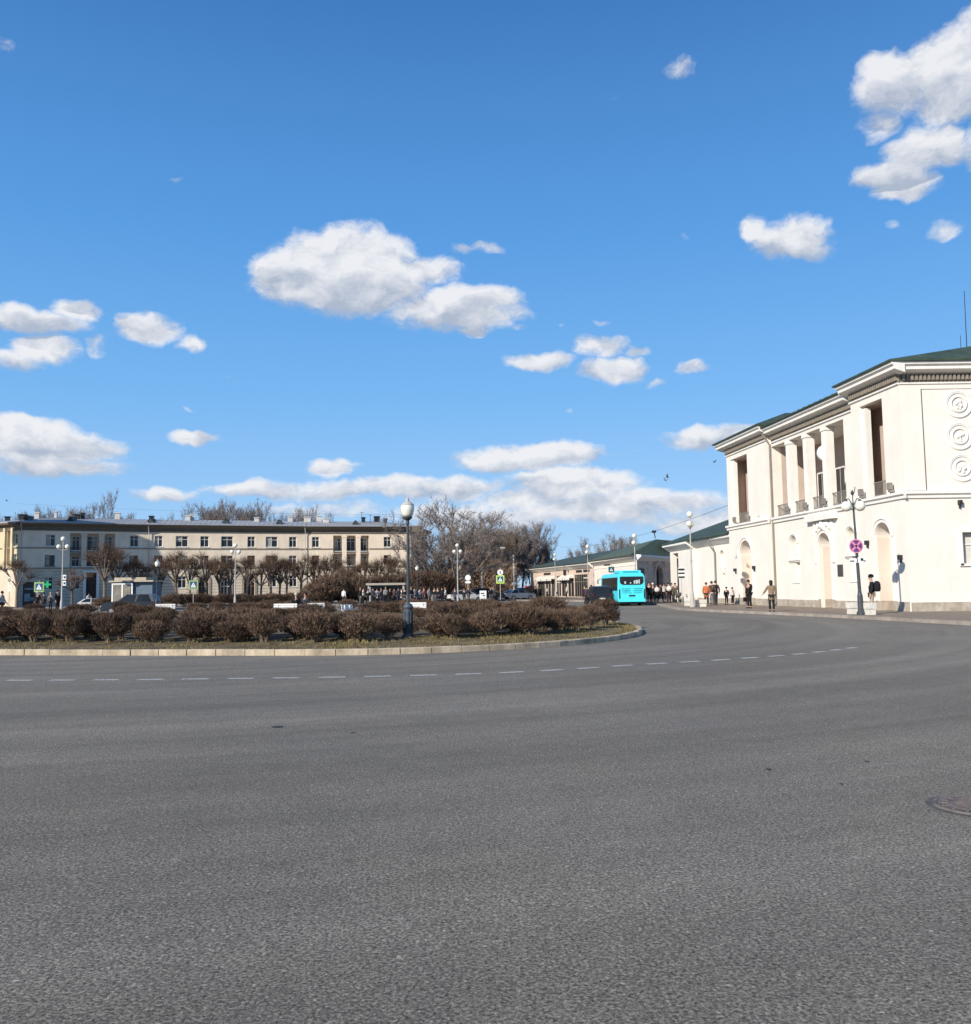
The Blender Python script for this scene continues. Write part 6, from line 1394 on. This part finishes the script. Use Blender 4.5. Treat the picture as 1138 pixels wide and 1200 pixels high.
for (px, Y, lab, pose, top, bot, kw) in (
    (760.5, 75.2, 'tall person in black nearest to the bus rear in the waiting group', 'stand', BLK, BLK, dict(h=1.86, coat=True)), (765, 76.2, 'person in dark grey coat and pale cap standing behind the tall one in black', 'pockets', (.04, .04, .045), BLK, dict(hat=(.6, .58, .55))),
    (769.5, 75.5, 'person in black jacket with a white bag on the back beside the bus', 'stand', (.03, .03, .03), BLK, dict(rz=PI, bag=('round', (.62, .6, .58)), h=1.66)), (774, 76.5, 'person in dark brown jacket in the middle of the waiting group', 'walk', (.05, .03, .025), BLK, dict(rz=2.0)),
    (783.5, 75.5, 'person in black with a large round white backpack', 'stand', BLK, (.03, .015, .02), dict(rz=PI, bag=('round', (.68, .64, .58)), h=1.78)), (787, 78, 'dark haired person in brown coat behind the round white backpack', 'stand', (.08, .05, .04), BLK, dict(coat=True)),
    (791, 75, 'person in olive jacket beside a pram at the right of the waiting group', 'phone', (.09, .075, .055), (.04, .04, .04), dict(h=1.74)), (778, 80, 'person in pale jacket at the back of the waiting group', 'stand', (.5, .46, .42), BLK, {}),
    (755.5, 84, 'person in black partly hidden behind the bus corner', 'stand', BLK, BLK, {})):
    person(px, Y + 6.3, lab, pose, top, bot, grp=grpR, **kw)
# pram
q = Vector((X(794.5, 80.5), 80.5, .14)); r = empty('pram', q, 'grey pram beside the person in olive jacket', 'pram'); mb = MB(); mb.lathe([(.1, -.12), (.25, 0), (.3, .18), (.28, .3)], q.x, q.y, .72, 12); mb.build('carrycot', cmat((.1, .09, .09)), r)
mb = MB(); [mb.tube((q.x - .25, q.y + a, .3), (q.x + .3, q.y - a, 1.15), .015, .015, 5) for a in (-.2, .2)]; mb.build('frame', M_POLEL, r)
for sx in (-.28, .28):
    for sy in (-.2, .2): mb = MB(); mb.tube((q.x + sx, q.y + sy - .02, .29), (q.x + sx, q.y + sy + .02, .29), .15, .15, 14); mb.build('wheel', M_TYRE, r)
# beside the black car
person(687, 78, 'person in a dark purple coat at the left rear of the black car', 'walk', (.05, .03, .045), BLK, rz=2.6, zg=.0, h=1.7, coat=True)
# four people at the left
grpL = 'group of four by the left lamp'
person(44, 82.5, 'leftmost of four, in black with a pale cap, below the crossing sign', 'walk', BLK, BLK, rz=.6, hat=(.5, .48, .45), grp=grpL, zg=.1, h=1.76)
person(51.5, 82.5, 'second of four from the left, in dark jacket and red brown trousers', 'pockets', (.035, .03, .03), (.05, .03, .028), rz=2.8, grp=grpL, zg=.1, h=1.7)
person(59.5, 83.5, 'third of four from the left, in a long grey coat with light hair', 'stand', (.17, .16, .16), (.1, .09, .09), (.4, .33, .25), rz=PI, grp=grpL, zg=.1, coat=True, h=1.7)
person(67.5, 82.5, 'tallest of four, in a long black coat beside the left lamp', 'stand', BLK, BLK, rz=1.2, grp=grpL, zg=.1, coat=True, h=1.92)
person(2.5, 66, 'person with dark hair in a light jacket at the very left edge', 'walk', (.55, .50, .45), BLK, rz=1.6, zg=.1, h=1.8)
person(104, 96, 'person in a white jacket beside the small white car', 'phone', (.66, .62, .58), BLK, rz=1.2, zg=.12, h=1.6)
# people seated on the island
person(347, 50, 'seated person in black with fair hair on the island beside the white bench', 'sit', BLK, BLK, (.5, .45, .36), rz=.4, zg=.24, grp='people seated on the island')
person(358, 51, 'seated person in dark jacket leaning right of the fair haired one', 'sit', (.03, .03, .04), (.3, .28, .28), rz=-.3, zg=.24, grp='people seated on the island')
person(403, 88, 'person in a white top left of the shelter before the tall shrubs', 'stand', (.66, .62, .6), (.05, .05, .05), rz=2.5, zg=.12)
# crowd near the shelter
cr2 = random.Random(17); tops = [(BLK, 'black'), ((.05, .05, .06), 'dark grey'), ((.6, .57, .55), 'white'), ((.09, .05, .04), 'brown'), ((.3, .29, .29), 'grey'), ((.10, .03, .04), 'dark red'), ((.03, .04, .08), 'navy'), ((.35, .25, .2), 'tan')]
spots = [(422, 90), (426, 91), (431, 93), (437, 95), (442, 96), (447, 94.5), (452, 96), (457, 95), (462, 96), (467, 94), (470.5, 96), (474, 95), (482, 95), (486, 97), (492, 96), (497, 93), (503, 96), (509, 90), (513, 88.5), (518, 90), (522, 91), (533, 98), (544, 104), (549, 103), (575, 104), (578, 106)]
ti = [0, 2, 0, 1, 2, 0, 4, 0, 3, 1, 2, 0, 0, 4, 2, 5, 4, 0, 0, 0, 2, 1, 0, 6, 0, 1]
for k, (px, Y) in enumerate(spots):
    tcol, tn = tops[ti[k]]; wh = 'under the bus shelter' if 428 < px < 476 else ('in the crowd between lamp and big tree' if px < 530 else 'on the road before the wood')
    nth = ['first', 'second', 'third', 'fourth', 'fifth', 'sixth', 'seventh', 'eighth', 'ninth', 'tenth', 'eleventh', 'twelfth']
    base = 0 if px < 428 else (2 if px < 476 else (12 if px < 530 else 21))
    wh = 'left of the bus shelter' if px < 428 else wh
    person(px, Y, '%s from the left %s, wearing %s' % (nth[k - base], wh, tn), cr2.choice(['stand', 'walk', 'pockets', 'phone']), tcol, cr2.choice([BLK, (.03, .03, .05), (.1, .1, .12), BLK]), cr2.choice([(.03, .02, .015), (.25, .18, .1), (.02, .02, .02)]), rz=cr2.uniform(0, 6.28), h=cr2.uniform(1.6, 1.82), coat=cr2.random() < .4, zg=.12 if px < 530 else 0, grp='people in the crowd by the shelter')
# by the shops
for px, Y, lab, top, pose in ((627, 126, 'person in black beside the red stand', BLK, 'stand'), (633, 127, 'person in dark jacket before the first shop window', (.04, .03, .03), 'walk'), (641, 122, 'person in a white coat before the shops', (.68, .66, .62), 'stand'), (623, 128, 'person in dark coat right at the red stand', (.05, .02, .02), 'pockets'), (664, 120, 'person in white before the shops beyond the farthest lamp', (.6, .58, .52), 'stand'), (685, 112, 'person in black left of the lamp before the large shop window', BLK, 'walk'), (693, 108, 'person in dark clothes right of the lamp before the white wall', (.03, .025, .03), 'stand')):
    person(px, Y, lab, pose, top, BLK, rz=rnd.uniform(0, 6), grp='people before the shops', coat=px == 641)

# ---------------------------------------------------------------- overhead wires and birds
M_WIRE = mat('wire', (.03, .03, .03), .6)
def wire(p, q, sag, lab):
    mb = MB(); n = 24; pts = [p.lerp(q, k / n) - Vector((0, 0, sag * 4 * (k / n) * (1 - k / n))) for k in range(n + 1)]; mb.path(pts, .016, 4); tag(mb.build('overhead_wire', M_WIRE), lab, 'wire', 'overhead wires')
wire(at(856, 591, 71), at(657, 641, 150), 1.0, 'thin wire sloping from the station corner to the trees behind the shops')
wire(at(470, 603, 150), at(20, 590, 165), .5, 'thin wire stretched above the roof of the apartment house')
def bird(px, py, Y, lab, rz=0, up_=.5):
    p = at(px, py, Y); mb = MB(); n = 10; L2 = .34
    prof = [(.005, -.17), (.035, -.12), (.055, -.03), (.05, .05), (.035, .11), (.038, .14), (.02, .17), (.004, .2)]
    i = len(mb.v)
    for r_, y in prof:
        for j in range(8): a = 6.283 * j / 8; mb.v.append(Vector((r_ * math.cos(a), y, r_ * math.sin(a))))
    for a in range(len(prof) - 1):
        for j in range(8): mb.f.append((i + a * 8 + j, i + a * 8 + (j + 1) % 8, i + (a + 1) * 8 + (j + 1) % 8, i + (a + 1) * 8 + j)); mb.m.append(0)
    for s in (-1, 1):
        w3 = [Vector((s * .03, .08, .02)), Vector((s * .03, -.07, .02)), Vector((s * .2, -.06, .02 + .16 * up_)), Vector((s * .36, -.09, .02 + .34 * up_)), Vector((s * .22, .09, .02 + .17 * up_))]
        mb.face(w3); mb.face([q + Vector((0, 0, .008)) for q in w3][::-1])
    mb.face([(-.02, -.14, 0), (.02, -.14, 0), (.05, -.27, 0), (-.05, -.27, 0)])
    o = mb.build('bird', mat('bird_grey', (.06, .065, .075), .8)); o.location = p; o.scale = (.62, .62, .62); o.rotation_euler = (.1, .2, rz); tag(o, lab, 'bird', 'birds in flight')
bird(782, 559.5, 60, 'dark bird flying left of the station, the lower one', 1.2, 1); bird(837, 541.5, 60, 'dark bird flying nearest to the station corner', 2.2, .4); bird(780, 563, 62, 'dark bird flying just below another above the corner building', .4, .8); bird(8, 587, 90, 'bird flying above the roof at the left edge', 1.5, .6)
for lab, lst in SERIES.items():
    if len(lst) < 2: continue
    lst.sort(key=lambda o: o.location.x / o.location.y)
    for i, o in enumerate(lst): o['label'] = '%s from the left of the %s' % (ordinal(i + 1), lab)
